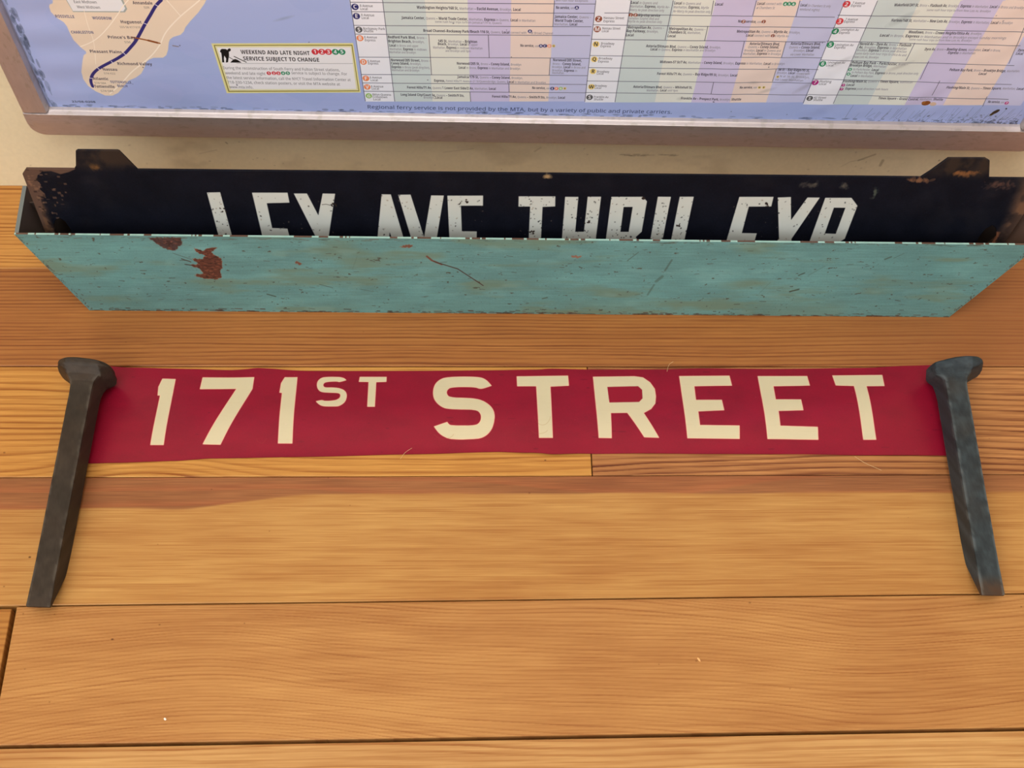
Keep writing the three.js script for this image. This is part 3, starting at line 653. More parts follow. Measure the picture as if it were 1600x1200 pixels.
    for (const [x, y, a, b, r] of [[470, 50, 12, 2.2, 0.5], [478, 44, 9, 2, 0.7], [520, 92, 10, 2.6, 0.6], [530, 60, 9, 1.8, 0.5], [494, 62, 8, 2, 0.6], [404, 33, 3, 1.6, 0.2], [446, 46, 4, 1.4, 0], [170, 84, 7, 1.1, 0.3], [455, 40, 7, 1.5, 0.4]]) for (let i = 4; i > 0; i--) blob(x, y, a * i / 4, b * i / 4, r, 'rgba(88,78,84,0.05)');
  }
  const K = 6.6, VD = 112, U0 = 14, V0 = 14, HALF = 308, RH = Math.round((VD - V0) * K), TW = 2048;
  const [pc, pg] = canvasOf(TW, 2048);
  const panel = (u0, v1, k, y0, hpx) => { pg.save(); pg.beginPath(); pg.rect(0, y0, TW, hpx); pg.clip(); pg.translate(-u0 * k, y0 + v1 * k); pg.scale(k, -k); seed = 99; drawMap(pg); pg.restore(); };
  panel(U0, VD, K, 0, RH); panel(U0 + 302, VD, K, RH, RH);
  const K2 = 3.3, RH2 = 2048 - 2 * RH; panel(U0, VD + RH2 / K2, K2, 2 * RH, RH2);
  seed = 1234;
  const print = textureOf(pc);
  // the sheet cockles a little between the rails
  const cockle = (u, v) => -5 + 0.32 * Math.sin(v / 3.6 + 0.5 * Math.sin(u / 17)) * Math.exp(-(((u - 34) / 22) ** 2)) * sm(14, 30, v)
    + 1.5 * (fbm(u / 24 - v / 22, v / 40 + u / 90, 2) - 0.5) * sm(360, 450, u) + 0.35 * (noise(u / 60, v / 30) - 0.5);
  const strip = (u0, u1, v0, v1, nu, nv, uvOf) => gridGeometry(nu, nv, (s, t) => { const u = mix(u0, u1, s), v = mix(v0, v1, t), q = uvOf(u, v); return [u * mm, v * mm, cockle(u, v) * mm, q[0], q[1]]; });
  const sheet = mergeGeometries([
    strip(15, 320, 17.4, VD - 0.5, 160, 60, (u, v) => [(u - U0) * K / TW, 1 - (VD - v) * K / 2048]),
    strip(320, 623, 17.4, VD - 0.5, 160, 60, (u, v) => [(u - U0 - 302) * K / TW, 1 - (RH + (VD - v) * K) / 2048]),
    strip(15, 623, VD - 0.5, 335, 80, 30, (u, v) => [(u - U0) * K2 / TW, 1 - (2 * RH + (VD + RH2 / K2 - v) * K2) / 2048]),
  ]);
  part('map_sheet', sheet, std({ map: print, roughness: 0.45, specularIntensity: 0.5 }), frame, 'faded printed transit map with timetable columns and a notice box');
}

// ---------------------------------------------------------------- teal sheet metal holder
const HOLD = [-0.2556, 0, 0.1072], HYAW = -0.00731;
{
  const holder = thing('sign_holder', 'chipped teal metal holder standing on the floor under the map frame', 'sign holder', HOLD);
  holder.rotation.y = HYAW;
  const K = 3.3, X0 = -26, TW = 2048, TH = 224;
  const Y = (y) => TH - 4 - y * K, X = (x) => (x - X0) * K;
  const [c, g] = canvasOf(TW, TH, (px, py) => {
    const x = px / K, y = py / K, n = fbm(x / 30, y / 12, 4), f = noise(x * 2.4, y * 3.1), st = noise(x / 14, y * 2.6), dirt = sm(0.5, 0.78, fbm(x / 40 + 8, y / 8 + 3, 4));
    const low = sm(46, 66, y) * 0.5 * sm(0.35, 0.6, noise(x / 60, 4)) + 0.15 * sm(48, 62, y);
    let a = [100, 152, 153].map((w) => w * (0.84 + 0.2 * n + 0.08 * (f - 0.5) + 0.1 * (st - 0.5)));
    a = mix3(a, [104, 126, 108], clamp(dirt * 0.7 + low * 0.6)); a = mix3(a, [124, 172, 172], 0.25 * sm(0.62, 0.8, fbm(x / 22 + 90, y / 7 + 12, 3)));
    if (fbm(x / 3.2 + 55, y / 1.6 + 20, 4) > 0.79) a = [70, 78, 70]; return a;
  });
  const jag = (pts, q) => pts.flatMap((p, i) => { const n = pts[(i + 1) % pts.length], k = Math.max(1, Math.round(Math.hypot(n[0] - p[0], n[1] - p[1]) / 0.9)); return Array.from({ length: k }, (_, j) => [mix(p[0], n[0], j / k) + (j ? (rnd() - 0.5) * q : 0), mix(p[1], n[1], j / k) + (j ? (rnd() - 0.5) * q : 0)]); });
  const chip = (raw, col = '#553026', edge = '#86604e') => { const pts = jag(raw, 1.3); g.fillStyle = col; g.strokeStyle = edge; g.lineWidth = 0.9; g.beginPath(); polyPath(g, pts.map((p) => [X(p[0]), Y(p[1])])); g.fill(); g.stroke(); };
  const speckle = (pts, n) => { const xs = pts.map((p) => p[0]), ys = pts.map((p) => p[1]); for (let i = 0; i < n; i++) { g.fillStyle = rnd() < 0.5 ? 'rgba(40,24,20,0.6)' : 'rgba(140,86,64,0.45)'; const x = mix(Math.min(...xs), Math.max(...xs), rnd()), y = mix(Math.min(...ys), Math.max(...ys), rnd()); g.save(); g.beginPath(); polyPath(g, pts.map((p) => [X(p[0]), Y(p[1])])); g.clip(); g.fillRect(X(x), Y(y), 2 + rnd() * 6, 1 + rnd() * 2); g.restore(); } };
  const c1 = pairs([54.9, 62.3, 74.1, 62.5, 73.4, 58, 71.7, 55.9, 68.4, 52.4, 63.5, 52.8, 58.3, 57.2]);
  const c2 = pairs([79.7, 54.5, 84.8, 52, 87.9, 54.1, 93.7, 54.7, 89.1, 51, 91.5, 48, 94, 45.4, 93.2, 40.1, 90.8, 34.7, 90.5, 29.9, 86, 28.7, 79.4, 29.2, 74.5, 31.9, 80.4, 33.5, 79, 37.3, 74.3, 40.4, 79.8, 41, 76.4, 45.7, 82.4, 45.2, 85.3, 47.9, 80.7, 50.9]);
  chip(c1, '#443434', '#6a6058'); speckle(c1, 120); chip(c2); speckle(c2, 260);
  const line = (pts, w, col) => { g.strokeStyle = col; g.lineWidth = w; g.lineCap = g.lineJoin = 'round'; g.beginPath(); polyPath(g, pts.map((p) => [X(p[0]), Y(p[1])]), false); g.stroke(); };
  line(pairs([70, 45.5, 75, 43]), 2, '#3a2622'); line(pairs([71, 41, 76, 40]), 2, '#3a2622'); line(pairs([66, 50, 71, 47.5, 76, 45]), 1, 'rgba(50,36,30,0.7)');
  line(pairs([218, 49.2, 220.9, 45.8, 226.6, 42.7]), 4, '#6e4236'); line(pairs([222, 45, 236.2, 39.1, 243.9, 32.2, 251.7, 25.1]), 2, '#3e2622');
  chip(pairs([138, 43.5, 140.5, 41, 142, 42.2, 139.4, 44.4]), '#6e4a3e'); chip(pairs([202, 56.5, 206, 58.4, 210, 58.2, 208, 56]), '#6e4a3e'); chip(pairs([305, 50, 308, 51, 311, 50, 308, 49]), '#8a665a');
  for (const [x, y, a, b, w, al] of [[366, 48, 363, 39, 4, 0.4], [362, 34, 359, 30, 7, 0.35], [358, 27, 355, 18, 4, 0.35], [345, 54, 339, 47, 1.5, 0.6], [444, 22, 449, 24, 4, 0.8], [446, 36, 449, 38, 3, 0.7], [495, 50, 498, 52, 4, 0.5], [460, 44, 452, 36, 3, 0.18], [176, 49, 172, 38, 2, 0.12], [500, 51, 505, 55, 1.2, 0.5], [430, 30, 425, 20, 1, 0.3], [150, 25, 158, 22, 1.6, 0.6], [175, 21, 183, 19, 1.2, 0.5], [116, 16, 121, 14, 3, 0.7], [289, 14, 292, 15, 3, 0.6]]) line([[x, y], [a, b]], w, `rgba(52,62,52,${al})`);
  for (let i = 0; i < 70; i++) { const x = 150 + (rnd() + rnd() - 1) * 46 + 36, y = 28 + (rnd() - 0.5) * 26, l = 3 + rnd() * 14; line([[x, y], [x + l, y + (rnd() - 0.4) * 1.2]], 0.8, `rgba(80,92,72,${0.15 + rnd() * 0.3})`); }
  for (let i = 0; i < 170; i++) { const x = -15 + rnd() * 580, y = 3 + rnd() * 58, l = 0.6 + rnd() * 3.4; line([[x, y], [x + l, y + (rnd() - 0.5) * 1.4]], 0.7 + rnd() * 1.2, `rgba(56,50,42,${0.2 + rnd() * 0.5})`); }
  for (let i = 0; i < 330; i++) { const x = -4 + rnd() * 560, q = rnd() * rnd(); line([[x, q * 3.4], [x + 0.6 + rnd() * 4, q * 3.2]], 1 + rnd() * 2, `rgba(${rnd() < 0.5 ? '74,42,34' : '52,44,38'},${0.4 + rnd() * 0.5})`); }
  for (let i = 0; i < 130; i++) { const x = -22 + rnd() * 600; line([[x, 62.6 - rnd() * 1.6], [x + 1 + rnd() * 6, 62.6 - rnd() * 1.8]], 0.8 + rnd(), `rgba(${rnd() < 0.3 ? '96,60,48' : '60,74,66'},${0.3 + rnd() * 0.4})`); }
  for (let i = 0; i < 90; i++) { const t = rnd(), lft = rnd() < 0.5, x = lft ? mix(-23, 0, 1 - t) : mix(553, 583, t), d = rnd() * 2.6; const y = t * 62; line([[x + (lft ? d : -d), y], [x + (lft ? d : -d) + 1.4 * (rnd() - 0.5), y + rnd() * 2]], 1 + rnd() * 1.6, `rgba(62,44,36,${0.3 + rnd() * 0.5})`); }
  const teal = textureOf(c);
  const paint = std({ map: teal, roughness: 0.5, bumpMap: teal, bumpScale: 0.0001 });
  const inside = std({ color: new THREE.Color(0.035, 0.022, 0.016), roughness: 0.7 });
  const [ec, eg] = canvasOf(512, 16, (x, y) => { const n = fbm(x / 14, 2, 3); return n > 0.57 ? [96, 72, 60] : [146 + 40 * n, 190 + 30 * n, 182 + 30 * n]; });
  const edgeMat = std({ map: textureOf(ec), roughness: 0.5 });
  const endEdge = std({ color: new THREE.Color(0.16, 0.19, 0.19), roughness: 0.5 });
  const tl = [-23.1, 63.8], tr = [583.6, 62.4], bl = [0, 0], br = [552.8, 0], dep = 38.4, th = 1.3;
  function sheet(pts, front, backm, edge, t) {            // a flat sheet: pts are four corners, pushed along `t` for its thickness
    const v = pts.map((p) => new THREE.Vector3(...p).multiplyScalar(mm)), off = new THREE.Vector3(...t).multiplyScalar(mm), w = v.map((p) => p.clone().add(off));
    const gs = [], face = (q, uvs) => { const b = new THREE.BufferGeometry(); b.setAttribute('position', new THREE.Float32BufferAttribute(q.flatMap((p) => p.toArray()), 3)); b.setAttribute('uv', new THREE.Float32BufferAttribute(uvs, 2)); b.setIndex([0, 1, 2, 0, 2, 3]); b.computeVertexNormals(); return b; };
    const uvAt = (p) => [(p.x / mm - X0) * K / TW, (4 + p.y / mm * K) / TH];
    gs.push(face(v, v.flatMap(uvAt)), face([w[3], w[2], w[1], w[0]], [0, 0, 1, 0, 1, 1, 0, 1]));
    for (let k = 0; k < 4; k++) { const n = (k + 1) % 4, l = v[k].distanceTo(v[n]) / 0.15; gs.push(face([v[n], v[k], w[k], w[n]], [0, 0, l, 0, l, 1, 0, 1])); }
    const m = mergeGeometries(gs, true); m.groups.forEach((q, i) => { q.materialIndex = i === 0 ? 0 : i === 1 ? 1 : 2; });
    return [m, [front, backm, edge]];
  }
  const add = (name, args, label) => { const [gm, mats] = sheet(...args); return part(name, gm, mats, holder, label); };
  add('front_panel', [[[...bl, 0], [...br, 0], [...tr, 0], [...tl, 0]], paint, inside, edgeMat, [0, 0, -th]], 'chipped teal front panel with slanted ends');
  const sideMat = std({ color: new THREE.Color(0.2, 0.26, 0.25), roughness: 0.6 });
  add('end_panel', [[[bl[0], bl[1], -dep], [bl[0], bl[1], -th], [tl[0], tl[1], -th], [tl[0] - 1.6, tl[1], -dep]], sideMat, inside, endEdge, [2.4, 0, 0]]);
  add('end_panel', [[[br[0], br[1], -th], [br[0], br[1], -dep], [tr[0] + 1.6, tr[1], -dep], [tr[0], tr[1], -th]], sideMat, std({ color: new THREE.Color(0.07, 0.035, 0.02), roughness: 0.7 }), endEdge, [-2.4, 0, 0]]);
  add('back_panel', [[[br[0], 0, -30], [bl[0], 0, -30], [tl[0] + 2.6, tl[1] - 4, -30], [tr[0] - 2.6, tr[1] - 4, -30]], sideMat, inside, inside, [0, 0, 1.2]]);
  add('base_panel', [[[bl[0] + 2, 0.02, -30], [br[0] - 2, 0.02, -30], [br[0] - 2, 0.02, -th], [bl[0] + 2, 0.02, -th]], sideMat, inside, inside, [0, 1.2, 0]]);
}

// ---------------------------------------------------------------- black enamel destination plate standing in the holder
{
  const plate = thing('destination_sign', 'black enamel sign plate with white capital letters standing in the teal holder', 'sign', [0.0209, 0.004, 0.0993]);
  plate.rotation.set(-6 * deg, HYAW, 0, 'YXZ');
  const s = new THREE.Shape(); const P = [[-262, 0], [268, 0], [294.5, 46], [300, 84], [297, 90], [267.4, 90], [263.5, 101], [260.5, 102.6], [239.5, 102.4], [232.1, 94], [228, 90], [-221.5, 90], [-228.5, 101.6], [-229.5, 102], [-251.5, 102], [-252.6, 101.4], [-255.5, 92], [-257.2, 90], [-284.4, 90], [-287.6, 86.6], [-288.4, 46]];
  P.forEach((p, i) => (i ? s.lineTo(p[0] * mm, p[1] * mm) : s.moveTo(p[0] * mm, p[1] * mm))); s.closePath();
  const slot = (sg) => { const h = new THREE.Path(); [[272, 40], [272.6, 50], [274, 55], [276.5, 57.4], [279.6, 56], [282, 52], [283.5, 46], [283, 38], [277, 34]].forEach((p, i) => { const x = sg * p[0] * mm, y = p[1] * mm; i ? h.lineTo(x, y) : h.moveTo(x, y); }); h.closePath(); return h; };
  s.holes.push(slot(-1));
  { const h = new THREE.Path(); [[276.5, 40], [277, 50], [278.6, 55.6], [282, 58.4], [285.4, 56], [288, 50], [287, 40], [281, 35]].forEach((p, i) => (i ? h.lineTo(p[0] * mm, p[1] * mm) : h.moveTo(p[0] * mm, p[1] * mm))); h.closePath(); s.holes.push(h); }
  const geo = new THREE.ExtrudeGeometry(s, { depth: 1.1 * mm, bevelEnabled: true, bevelThickness: 0.25 * mm, bevelSize: 0.25 * mm, bevelSegments: 2, curveSegments: 6 }); geo.translate(0, 0, -1.35 * mm);
  const K = 3.44, X0 = -291, TW = 2060 - 12, TH = 376, X = (x) => (x - X0) * K, Y = (y) => TH - 4 - y * K;
  const [c, g] = canvasOf(TW, TH, (px, py) => {
    const x = px / K + X0, y = (TH - 4 - py) / K, n = fbm(x / 9, y / 9, 4), f = noise(px / 2, py / 2), ends = sm(190, 285, Math.abs(x)), up = sm(70, 102, y);
    let a = [9 + 8 * n + 5 * f, 11 + 8 * n + 5 * f, 19 + 10 * n + 6 * f];
    a = mix3(a, [58, 50, 48], clamp(ends * (0.15 + 0.5 * up) * sm(0.45, 0.75, fbm(x / 13 + 70, y / 11, 4)) + 0.25 * sm(0.6, 0.8, fbm(x / 22, y / 14 + 50, 3)) * up));
    const tab = y > 88 ? sm(88, 96, y) * (Math.abs(Math.abs(x) - 244) < 30 ? 1 : 0) : 0; a = mix3(a, [56, 44, 36], tab * (0.35 + 0.5 * sm(0.4, 0.6, n)));
    const rim = Math.max(sm(-283 + 5 * n, -287, x), sm(287 - 5 * n, 296, x)) * sm(36, 50, y); a = mix3(a, [104, 76, 58], clamp(rim * (0.6 + 0.6 * sm(0.4, 0.6, n))));
    return a;
  });
  const rust = (pts, col) => { g.fillStyle = col; g.beginPath(); polyPath(g, pts.map((p) => [X(p[0]), Y(p[1])])); g.fill(); };
  rust(pairs([-288, 91, -256, 90.6, -261, 88.4, -266, 87, -271, 89, -276, 88.6, -279.5, 86, -281, 83, -279.6, 80, -281.5, 77, -279.5, 74, -279.8, 71, -283, 71.5, -283.6, 66, -286.2, 60, -286.6, 52, -290, 50]), '#5a453b');
  for (let i = 0; i < 160; i++) { const x = -287 + rnd() * 30, y = 50 + rnd() * 40; if (x + 287 > (y - 40) * 0.55) continue; g.fillStyle = rnd() < 0.5 ? 'rgba(30,24,24,0.55)' : 'rgba(134,100,78,0.5)'; g.fillRect(X(x), Y(y), 2 + rnd() * 6, 1 + rnd() * 5); }
  const smear = (x, y, a, b, col, n = 5) => { for (let i = 0; i < n * 6; i++) { g.fillStyle = col; g.beginPath(); g.ellipse(X(x + (rnd() + rnd() - 1) * a), Y(y + (rnd() + rnd() - 1) * b), 2 + rnd() * 5, 1 + rnd() * 3, rnd() * 3, 0, 7); g.fill(); } };
  smear(-245, 91.5, 3, 2, 'rgba(116,78,44,0.14)'); smear(252, 93, 9, 1.8, 'rgba(128,84,52,0.3)', 9); smear(275, 86, 10, 4, 'rgba(104,74,62,0.25)', 6); smear(287, 48, 1.5, 6, 'rgba(122,78,56,0.5)', 6); smear(-284, 46, 3, 5, 'rgba(110,84,64,0.35)', 4);
  smear(165, 85, 6, 2, 'rgba(92,84,74,0.2)', 5); smear(185, 84, 3, 2, 'rgba(92,84,74,0.2)', 3); smear(205, 80, 2, 4, 'rgba(90,100,84,0.2)', 3); smear(228, 88.6, 8, 0.9, 'rgba(118,82,60,0.4)', 5); smear(12, 88.6, 3, 0.7, 'rgba(150,124,90,0.4)', 2);
  // stencilled letters
  g.fillStyle = '#bec3bf';
  PLATE_LETTERS.forEach((t) => { g.beginPath(); polyPath(g, parse(t).map((p) => [X(p[0]), Y(p[1])])); g.fill(); });
  g.fillStyle = '#11131b'; PLATE_COUNTERS.forEach((t) => { g.beginPath(); polyPath(g, parse(t).map((p) => [X(p[0]), Y(p[1])])); g.fill(); });
  const boxes = PLATE_LETTERS.map((t) => { const p = parse(t); return [Math.min(...p.map((q) => q[0])), Math.max(...p.map((q) => q[0]))]; });
  for (let i = 0; i < 900; i++) { const b = boxes[i % boxes.length], x = mix(b[0], b[1], rnd()), y = 40 + rnd() * 36; const wear = x > -10 && x < 60 ? 1 : 0.45; if (rnd() > wear) continue; g.fillStyle = rnd() < 0.75 ? `rgba(30,30,32,${0.3 + rnd() * 0.6})` : 'rgba(126,108,92,0.5)'; g.beginPath(); g.ellipse(X(x), Y(y), 0.6 + rnd() * 1.9, 0.5 + rnd() * 1.3, rnd() * 3, 0, 7); g.fill(); }
  const chipAt = (x, y, r) => { g.fillStyle = '#2c2320'; for (let i = 0; i < 6; i++) { g.beginPath(); g.ellipse(X(x + (rnd() - 0.5) * r), Y(y + (rnd() - 0.5) * r * 0.7), 1 + rnd() * 2.2, 0.8 + rnd() * 1.6, rnd() * 3, 0, 7); g.fill(); } };
  chipAt(37.5, 58, 3); chipAt(92.5, 56, 2.4); chipAt(5, 50, 3); chipAt(-178.5, 64, 4); chipAt(143.5, 71, 3); chipAt(-36, 71, 5); chipAt(69.5, 75, 2); chipAt(-112.5, 68, 3);
  g.strokeStyle = 'rgba(40,36,34,0.8)'; g.lineWidth = 1.2; g.beginPath(); polyPath(g, pairs([-119.5, 68.2, -117, 68.6, -114.5, 67.9, -111, 68.8]).map((p) => [X(p[0]), Y(p[1])]), false); g.stroke();
  for (let i = 0; i < 120; i++) { g.fillStyle = `rgba(150,150,156,${0.12 + rnd() * 0.3})`; const q = 0.5 + rnd() * 0.8; g.fillRect(X(-285 + rnd() * 570), Y(40 + rnd() * 50), q, q); }
  const t = textureOf(c);
  { const p = geo.attributes.position, uv = geo.attributes.uv; for (let i = 0; i < p.count; i++) uv.setXY(i, (p.getX(i) / mm - X0) * K / TW, (4 + p.getY(i) / mm * K) / TH); }
  part('enamel_plate', geo, std({ map: t, roughness: 0.5, specularIntensity: 0.16 }), plate);
}
// ---------------------------------------------------------------- red street banner lying on the floor
const lift = (s, t) => { const e = sm(0, 0.12, s) * sm(0, 0.12, 1 - s); return 0.5 + 2.4 * Math.sin(Math.PI * t) * e + 1.6 * Math.exp(-(((s - 0.525) / 0.04) ** 2)) * t ** 4 + 1.3 * Math.exp(-(((s - 0.195) / 0.025) ** 2)) * (1 - t) ** 4; };
{
  const ox = 24.5, oz = 190;
  const banner = thing('street_banner', 'red cloth street name strip with cream lettering, held flat by two iron spikes', 'banner', [ox * mm, 0, oz * mm]);
  const far = pairs(BANNER_FAR), near = pairs(BANNER_NEAR), X0 = -245.5, X1 = 294.5;
  const edge = (list, x) => { if (x <= list[0][0]) return list[0][1]; for (let i = 1; i < list.length; i++) if (x <= list[i][0]) { const a = list[i - 1], b = list[i], f = (x - a[0]) / (b[0] - a[0]), w = f * f * (3 - 2 * f); return mix(a[1], b[1], mix(f, w, 0.7)); } return list[list.length - 1][1]; };
  const K = 3.75, Z0 = 148, TW = 2048, TH = 300, X = (x) => (x - X0 + 2) * K, Y = (z) => (z - Z0) * K;
  const [c, g] = canvasOf(TW, TH, (px, py) => { const n = fbm(px / 60, py / 30, 3), w = ((px % 2) + (py % 2)) * 0.012, f = noise(px / 1.6, py / 1.6), k = 0.93 + 0.12 * n + w + 0.06 * (f - 0.5); return [136 * k, 11 * k + 2, 41 * k]; });
  for (let i = 0; i < 80; i++) { g.fillStyle = `rgba(60,4,16,${0.1 + rnd() * 0.2})`; g.beginPath(); g.ellipse(rnd() * TW, rnd() * TH, 1 + rnd() * 10, 0.7 + rnd() * 1.4, 0, 0, 7); g.fill(); }
  g.fillStyle = '#d0c5a4'; g.strokeStyle = 'rgba(238,190,160,0.9)'; g.lineWidth = 1.4; g.lineJoin = 'round';
  const outline = (t) => {                                // smooth the curved letters, keep the straight ones
    const p = parse(t).map((q) => [X(q[0]), Y(q[1])]); g.beginPath();
    if (p.length < 18) polyPath(g, p);
    else { const sharp = (i) => { const a = p[(i + p.length - 1) % p.length], b = p[i], d = p[(i + 1) % p.length], u = [b[0] - a[0], b[1] - a[1]], v = [d[0] - b[0], d[1] - b[1]]; return (u[0] * v[0] + u[1] * v[1]) / Math.hypot(...u) / Math.hypot(...v) < 0.45; };
      const mid = (i) => { const a = p[i], b = p[(i + 1) % p.length]; return [(a[0] + b[0]) / 2, (a[1] + b[1]) / 2]; };
      const m0 = mid(p.length - 1); g.moveTo(...m0); for (let i = 0; i < p.length; i++) { const m = mid(i); if (sharp(i)) { g.lineTo(...p[i]); g.lineTo(...m); } else g.quadraticCurveTo(p[i][0], p[i][1], m[0], m[1]); } g.closePath(); }
  };
  BANNER_LETTERS.forEach((t) => { outline(t); g.fill(); g.stroke(); });
  g.fillStyle = '#8e1029'; BANNER_COUNTERS.forEach((t) => { outline(t); g.fill(); });
  // letters show the weave and some water marks
  for (let i = 0; i < 900; i++) { g.fillStyle = `rgba(120,84,40,${0.015 + rnd() * 0.03})`; g.fillRect(rnd() * TW, rnd() * TH, 6 + rnd() * 40, 1); }
  const ring = (x, z, a, b) => { g.strokeStyle = 'rgba(150,110,60,0.3)'; g.lineWidth = 1.3; g.beginPath(); g.ellipse(X(x), Y(z), a * K, b * K, 0, 0.2, 2.9); g.stroke(); };
  ring(32, 190, 5, 8); ring(30, 201, 5, 3); ring(-28, 203, 6, 4); ring(-138, 206, 3, 4);
  for (let i = 0; i < 36; i++) { g.fillStyle = `rgba(240,200,196,${0.25 + rnd() * 0.35})`; const l = rnd() < 0.5; g.fillRect(X(l ? -236 + rnd() * 3 : -200 + rnd() * 480), Y(154 + rnd() * 62), 0.8 + rnd(), 0.8 + rnd()); }
  const tex = textureOf(c);
  const side = (dy) => gridGeometry(220, 28, (s, t) => {
    const x = mix(X0, X1, s), z = mix(edge(far, x), edge(near, x), t), y = lift(s, t) + dy + 0.12 * (noise(x / 14, z / 10) - 0.5) + 0.4 * Math.sin(8.5 * t + 5 * s + 1.6 * Math.sin(7 * s)) * sm(0, 0.1, s) * sm(0, 0.1, 1 - s);
    return [(x - ox) * mm, Math.max(y, 0.12 + dy + 0.3) * mm, (z - oz) * mm, (x - X0 + 2) * K / TW, 1 - (z - Z0) * K / TH];
  });
  const topG = side(0.18), under = side(-0.18); under.index.array.reverse(); under.computeVertexNormals();
  { const i = topG.index.array; for (let k = 0; k < i.length; k += 3) { const q = i[k]; i[k] = i[k + 1]; i[k + 1] = q; } topG.computeVertexNormals(); }
  { const i = under.index.array; for (let k = 0; k < i.length; k += 3) { const q = i[k]; i[k] = i[k + 1]; i[k + 1] = q; } under.computeVertexNormals(); }
  part('cloth', mergeGeometries([topG, under]), std({ map: tex, roughness: 0.36, specularIntensity: 0.6, sheen: 0.1, sheenRoughness: 0.6, sheenColor: new THREE.Color(1, 0.5, 0.5), side: THREE.DoubleSide }), banner);
  const thread = (pts, r) => new THREE.TubeGeometry(new THREE.CatmullRomCurve3(pts.map((p) => new THREE.Vector3((p[0] - ox) * mm, p[1] * mm, (p[2] - oz) * mm))), 20, r * mm, 5);
  const pale = std({ color: 0xd8c090, roughness: 0.8 });
  for (const p of [[[-54, 1, 221], [-51, 2, 217], [-47, 3, 214.5]], [[111, 1.2, 156], [112.4, 3, 152], [115, 3.4, 150]], [[221, 0.6, 219], [226, 1.4, 224], [236, 0.6, 229]]]) part('loose_thread', thread(p, 0.09), pale, banner);
}

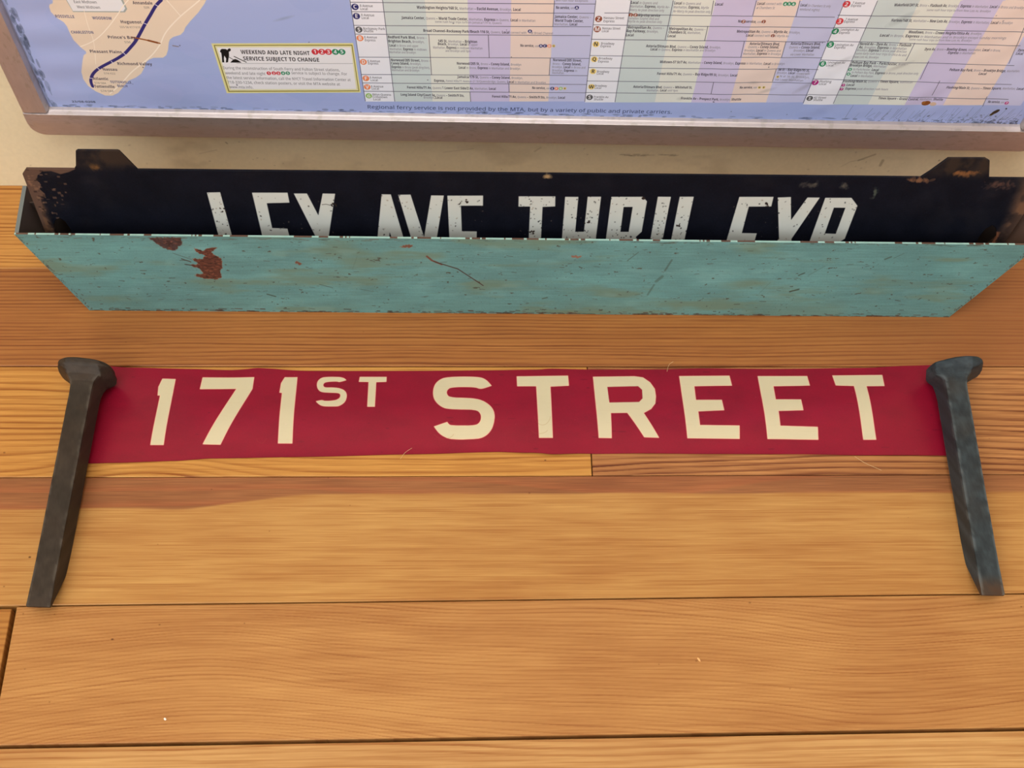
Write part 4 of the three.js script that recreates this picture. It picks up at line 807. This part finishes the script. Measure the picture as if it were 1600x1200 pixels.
// ---------------------------------------------------------------- two forged iron spikes pinning the banner
function spike(name, label, tip, yaw, roll, o) {
  // sections from tip to head: distance, half width, top, bottom (mm about the shaft's middle), squareness, sideways shift
  const Lh = o.len;
  const sec = [[0, 6.6, 6.6, 5.2, 8, 0], [0.6, 7, 7, 4.8, 8, 0], [6, 7, 7, 2.4, 9, 0], [14, 7, 7, -1.4, 10, 0], [24, 7, 7, -5.8, 10, 0], [30, 7, 7, -7, 10, 0], [70, 7, 7, -7, 10, 0], [105, 7, 7.1, -7, 10, 0], [Lh - 6, 7.05, 7.1, -7.1, 9, 0],
    [Lh - 1, 7.4, 7.3, -7.6, 7, 0], [Lh + 2, 8.4, 7.9, -8.4, 5, o.sh * 0.1], [Lh + 6, 11, 9.2, -10, 3.8, o.sh * 0.4], [Lh + 9, 14.6, 11.4, -12.2, 3.1, o.sh * 0.8], [Lh + 10, 16, 12.4, -13.2, 2.9, o.sh], [Lh + 10.8, 16.5, 12.8, -13.6, 2.9, o.sh], [Lh + 13.2, 16.5, 12.8, -13.6, 2.9, o.sh], [Lh + 14.2, 15.8, 12.2, -13, 2.7, o.sh],
    [Lh + 15.6, 12.6, 9.8, -10.4, 2.4, o.sh], [Lh + 16.6, 8, 6.2, -6.4, 2.1, o.sh], [Lh + 17, 3, 2.4, -2.4, 2, o.sh], [Lh + 17.1, 0.05, 0.05, -0.05, 2, o.sh]];
  const end = sec[sec.length - 1][0], ts = [0]; for (let t = 0.6; t < Lh - 2; t += 2) ts.push(t); for (let t = Lh - 2; t < end; t += 0.8) ts.push(t); ts.push(end);
  const at = (t) => { let i = 1; while (i < sec.length - 1 && sec[i][0] < t) i++; const a = sec[i - 1], b = sec[i], f = clamp((t - a[0]) / (b[0] - a[0])); return a.map((q, k) => mix(q, b[k], f)); };
  const N = 72, pos = [], col = [], idx = [];
  ts.forEach((t, j) => {
    const [, hw, hi, lo, e, sh] = at(t), head = sm(Lh, Lh + 9, t), cy = (hi + lo) / 2, hh = (hi - lo) / 2 * mix(1, o.flat ?? 1, head), hr = o.headRoll * deg * head, ch = Math.cos(hr), shn = Math.sin(hr);
    for (let k = 0; k < N; k++) {
      const th = (k / N) * 2 * Math.PI + Math.PI / 4, cs = Math.cos(th), sn = Math.sin(th), ra = 1 / Math.pow(Math.pow(Math.abs(cs), e) + Math.pow(Math.abs(sn), e), 1 / e);
      const rough = 1 + 0.018 * (fbm(t / 5 + o.s, k / 5, 3) - 0.5) * (1 - head) + head * (o.rag ?? 0.07) * (fbm(t / 4 + o.s * 3, Math.cos(th) * 2.4 + Math.sin(th) * 1.9, 3) - 0.5);
      const px = cs * ra * hw * rough, py = sn * ra * hh * rough, x = px * ch - py * shn + sh, y = cy + px * shn + py * ch;
      pos.push(x, y, -t);
      const n = fbm(x / 4 + o.s * 7, t / 5 + y / 3, 4), n2 = fbm(x / 11 + 20, t / 15 + y / 8 + o.s, 3), fine = noise(t * 1.3, k * 1.7);
      let a = mix3(o.dark, o.light, clamp(0.2 + 0.9 * n + 0.2 * (fine - 0.5)));
      a = mix3(a, o.rust, clamp((n2 - 0.45) * 1.6) * o.rusty + sm(14, 3, t) * o.tipRust * (0.5 + n));
      const corner = sm(0.955, 1, Math.abs(cs) * Math.abs(sn) * 2) * (1 - head); a = mix3(a, o.edge, corner * 0.5 * sm(0.35, 0.6, n));
      col.push(...a.map((q) => Math.pow(q / 255, 2.2)));
    }
    if (j) for (let k = 0; k < N; k++) { const a = (j - 1) * N + k, b = (j - 1) * N + (k + 1) % N; idx.push(a, b, b + N, a, b + N, a + N); }
  });
  const c0 = pos.length / 3; pos.push(0, 6, -0.1); col.push(...o.rust.map((q) => Math.pow(q / 255, 2.2))); for (let k = 0; k < N; k++) idx.push(c0, (k + 1) % N, k);
  // let both the tip and the head's rim touch what lies below: find the pitch, then set it down
  const v = new THREE.Vector3(), low = (pitch, from, to) => { const e = new THREE.Euler(pitch, yaw, roll, 'YXZ'); let m = 1e9; for (let i = 0; i < pos.length; i += 3) if (-pos[i + 2] >= from && -pos[i + 2] <= to) m = Math.min(m, v.set(pos[i], pos[i + 1], pos[i + 2]).applyEuler(e).y); return m; };
  let a = 0, b = 0.4; for (let i = 0; i < 30; i++) { const m = (a + b) / 2; (low(m, Lh, 1e9) > low(m, 0, 20) + 0.75 ? (b = m) : (a = m)); }
  const pitch = (a + b) / 2, y0 = 0.05 - low(pitch, 0, 20);
  // split into the shaft and the head so that each is a part
  const build = (j0, j1, tip0) => {
    const map = new Map(), p = [], c = [], ix = [];
    const use = (i) => { if (!map.has(i)) { map.set(i, p.length / 3); p.push(pos[i * 3] * mm, pos[i * 3 + 1] * mm, pos[i * 3 + 2] * mm); c.push(col[i * 3], col[i * 3 + 1], col[i * 3 + 2]); } return map.get(i); };
    for (let k = 0; k < idx.length; k += 3) { const tri = idx.slice(k, k + 3), js = tri.map((i) => (i === c0 ? 0 : Math.floor(i / N))); if (Math.min(...js) >= j0 && Math.max(...js) <= j1) tri.forEach((i) => ix.push(use(i))); }
    const g = new THREE.BufferGeometry(); g.setAttribute('position', new THREE.Float32BufferAttribute(p, 3)); g.setAttribute('color', new THREE.Float32BufferAttribute(c, 3)); g.setIndex(ix);
    return toCreasedNormals(g, 0.7);
  };
  const split = ts.findIndex((t) => t >= Lh + 1);
  const root = thing(name, label, 'spike', [tip[0] * mm, y0 * mm, tip[1] * mm]);
  root.rotation.set(pitch, yaw, roll, 'YXZ');
  const iron = std({ vertexColors: true, roughness: 0.55, metalness: 0.25, specularIntensity: 0.6 });
  part('shaft', build(0, split, true), iron, root); part('head', build(split, ts.length - 1), iron, root);
}
spike('rail_spike', 'brownish black iron rail spike with a smooth rounded head', [-250.6, 323.2], -3.0 * deg, 3 * deg, { len: 144, sh: -1.5, s: 1, headRoll: -8, dark: [38, 34, 30], light: [68, 60, 53], rust: [64, 50, 40], rusty: 0.7, tipRust: 0.2, edge: [104, 98, 92] });
spike('rail_spike', 'blue grey iron rail spike with rusty tip and a ragged flat head', [283.6, 317.6], 0.6 * deg, -4 * deg, { len: 141, sh: 4.2, s: 4, headRoll: 20, rag: 0.16, flat: 0.86, dark: [30, 35, 39], light: [66, 76, 82], rust: [76, 58, 46], rusty: 0.35, tipRust: 0.8, edge: [120, 128, 130] });

// ---------------------------------------------------------------- crumbs on the boards
{
  const crumb = (name, label, x, z, sx, sy, sz, turn, col) => { const g = new THREE.IcosahedronGeometry(1, 2), p = g.attributes.position; for (let i = 0; i < p.count; i++) { const k = 0.8 + 0.4 * noise(p.getX(i) * 2 + x, p.getY(i) * 2 + p.getZ(i) * 3 + 9); p.setXYZ(i, p.getX(i) * sx * k * mm, p.getY(i) * sy * k * mm, p.getZ(i) * sz * k * mm); } g.computeVertexNormals(); const m = part(numbered(name), g, std({ color: col, roughness: 0.8 })); m.position.set(x * mm, sy * mm * 0.9, z * mm); m.rotation.y = turn; tag(m, label, 'crumb'); scene.add(m); };
  crumb('paint_crumb', 'tiny white crumb on the wide board below the left spike', CRUMB[0], CRUMB[1], 0.9, 0.5, 0.6, -0.8, 0xfff6e8);
  crumb('wood_sliver', 'tiny pale wood sliver on the wide board below the banner', CRUMB[2], CRUMB[3], 0.6, 0.4, 1.5, 0.5, 0xe8b070);
}
renderer.render(scene, camera);
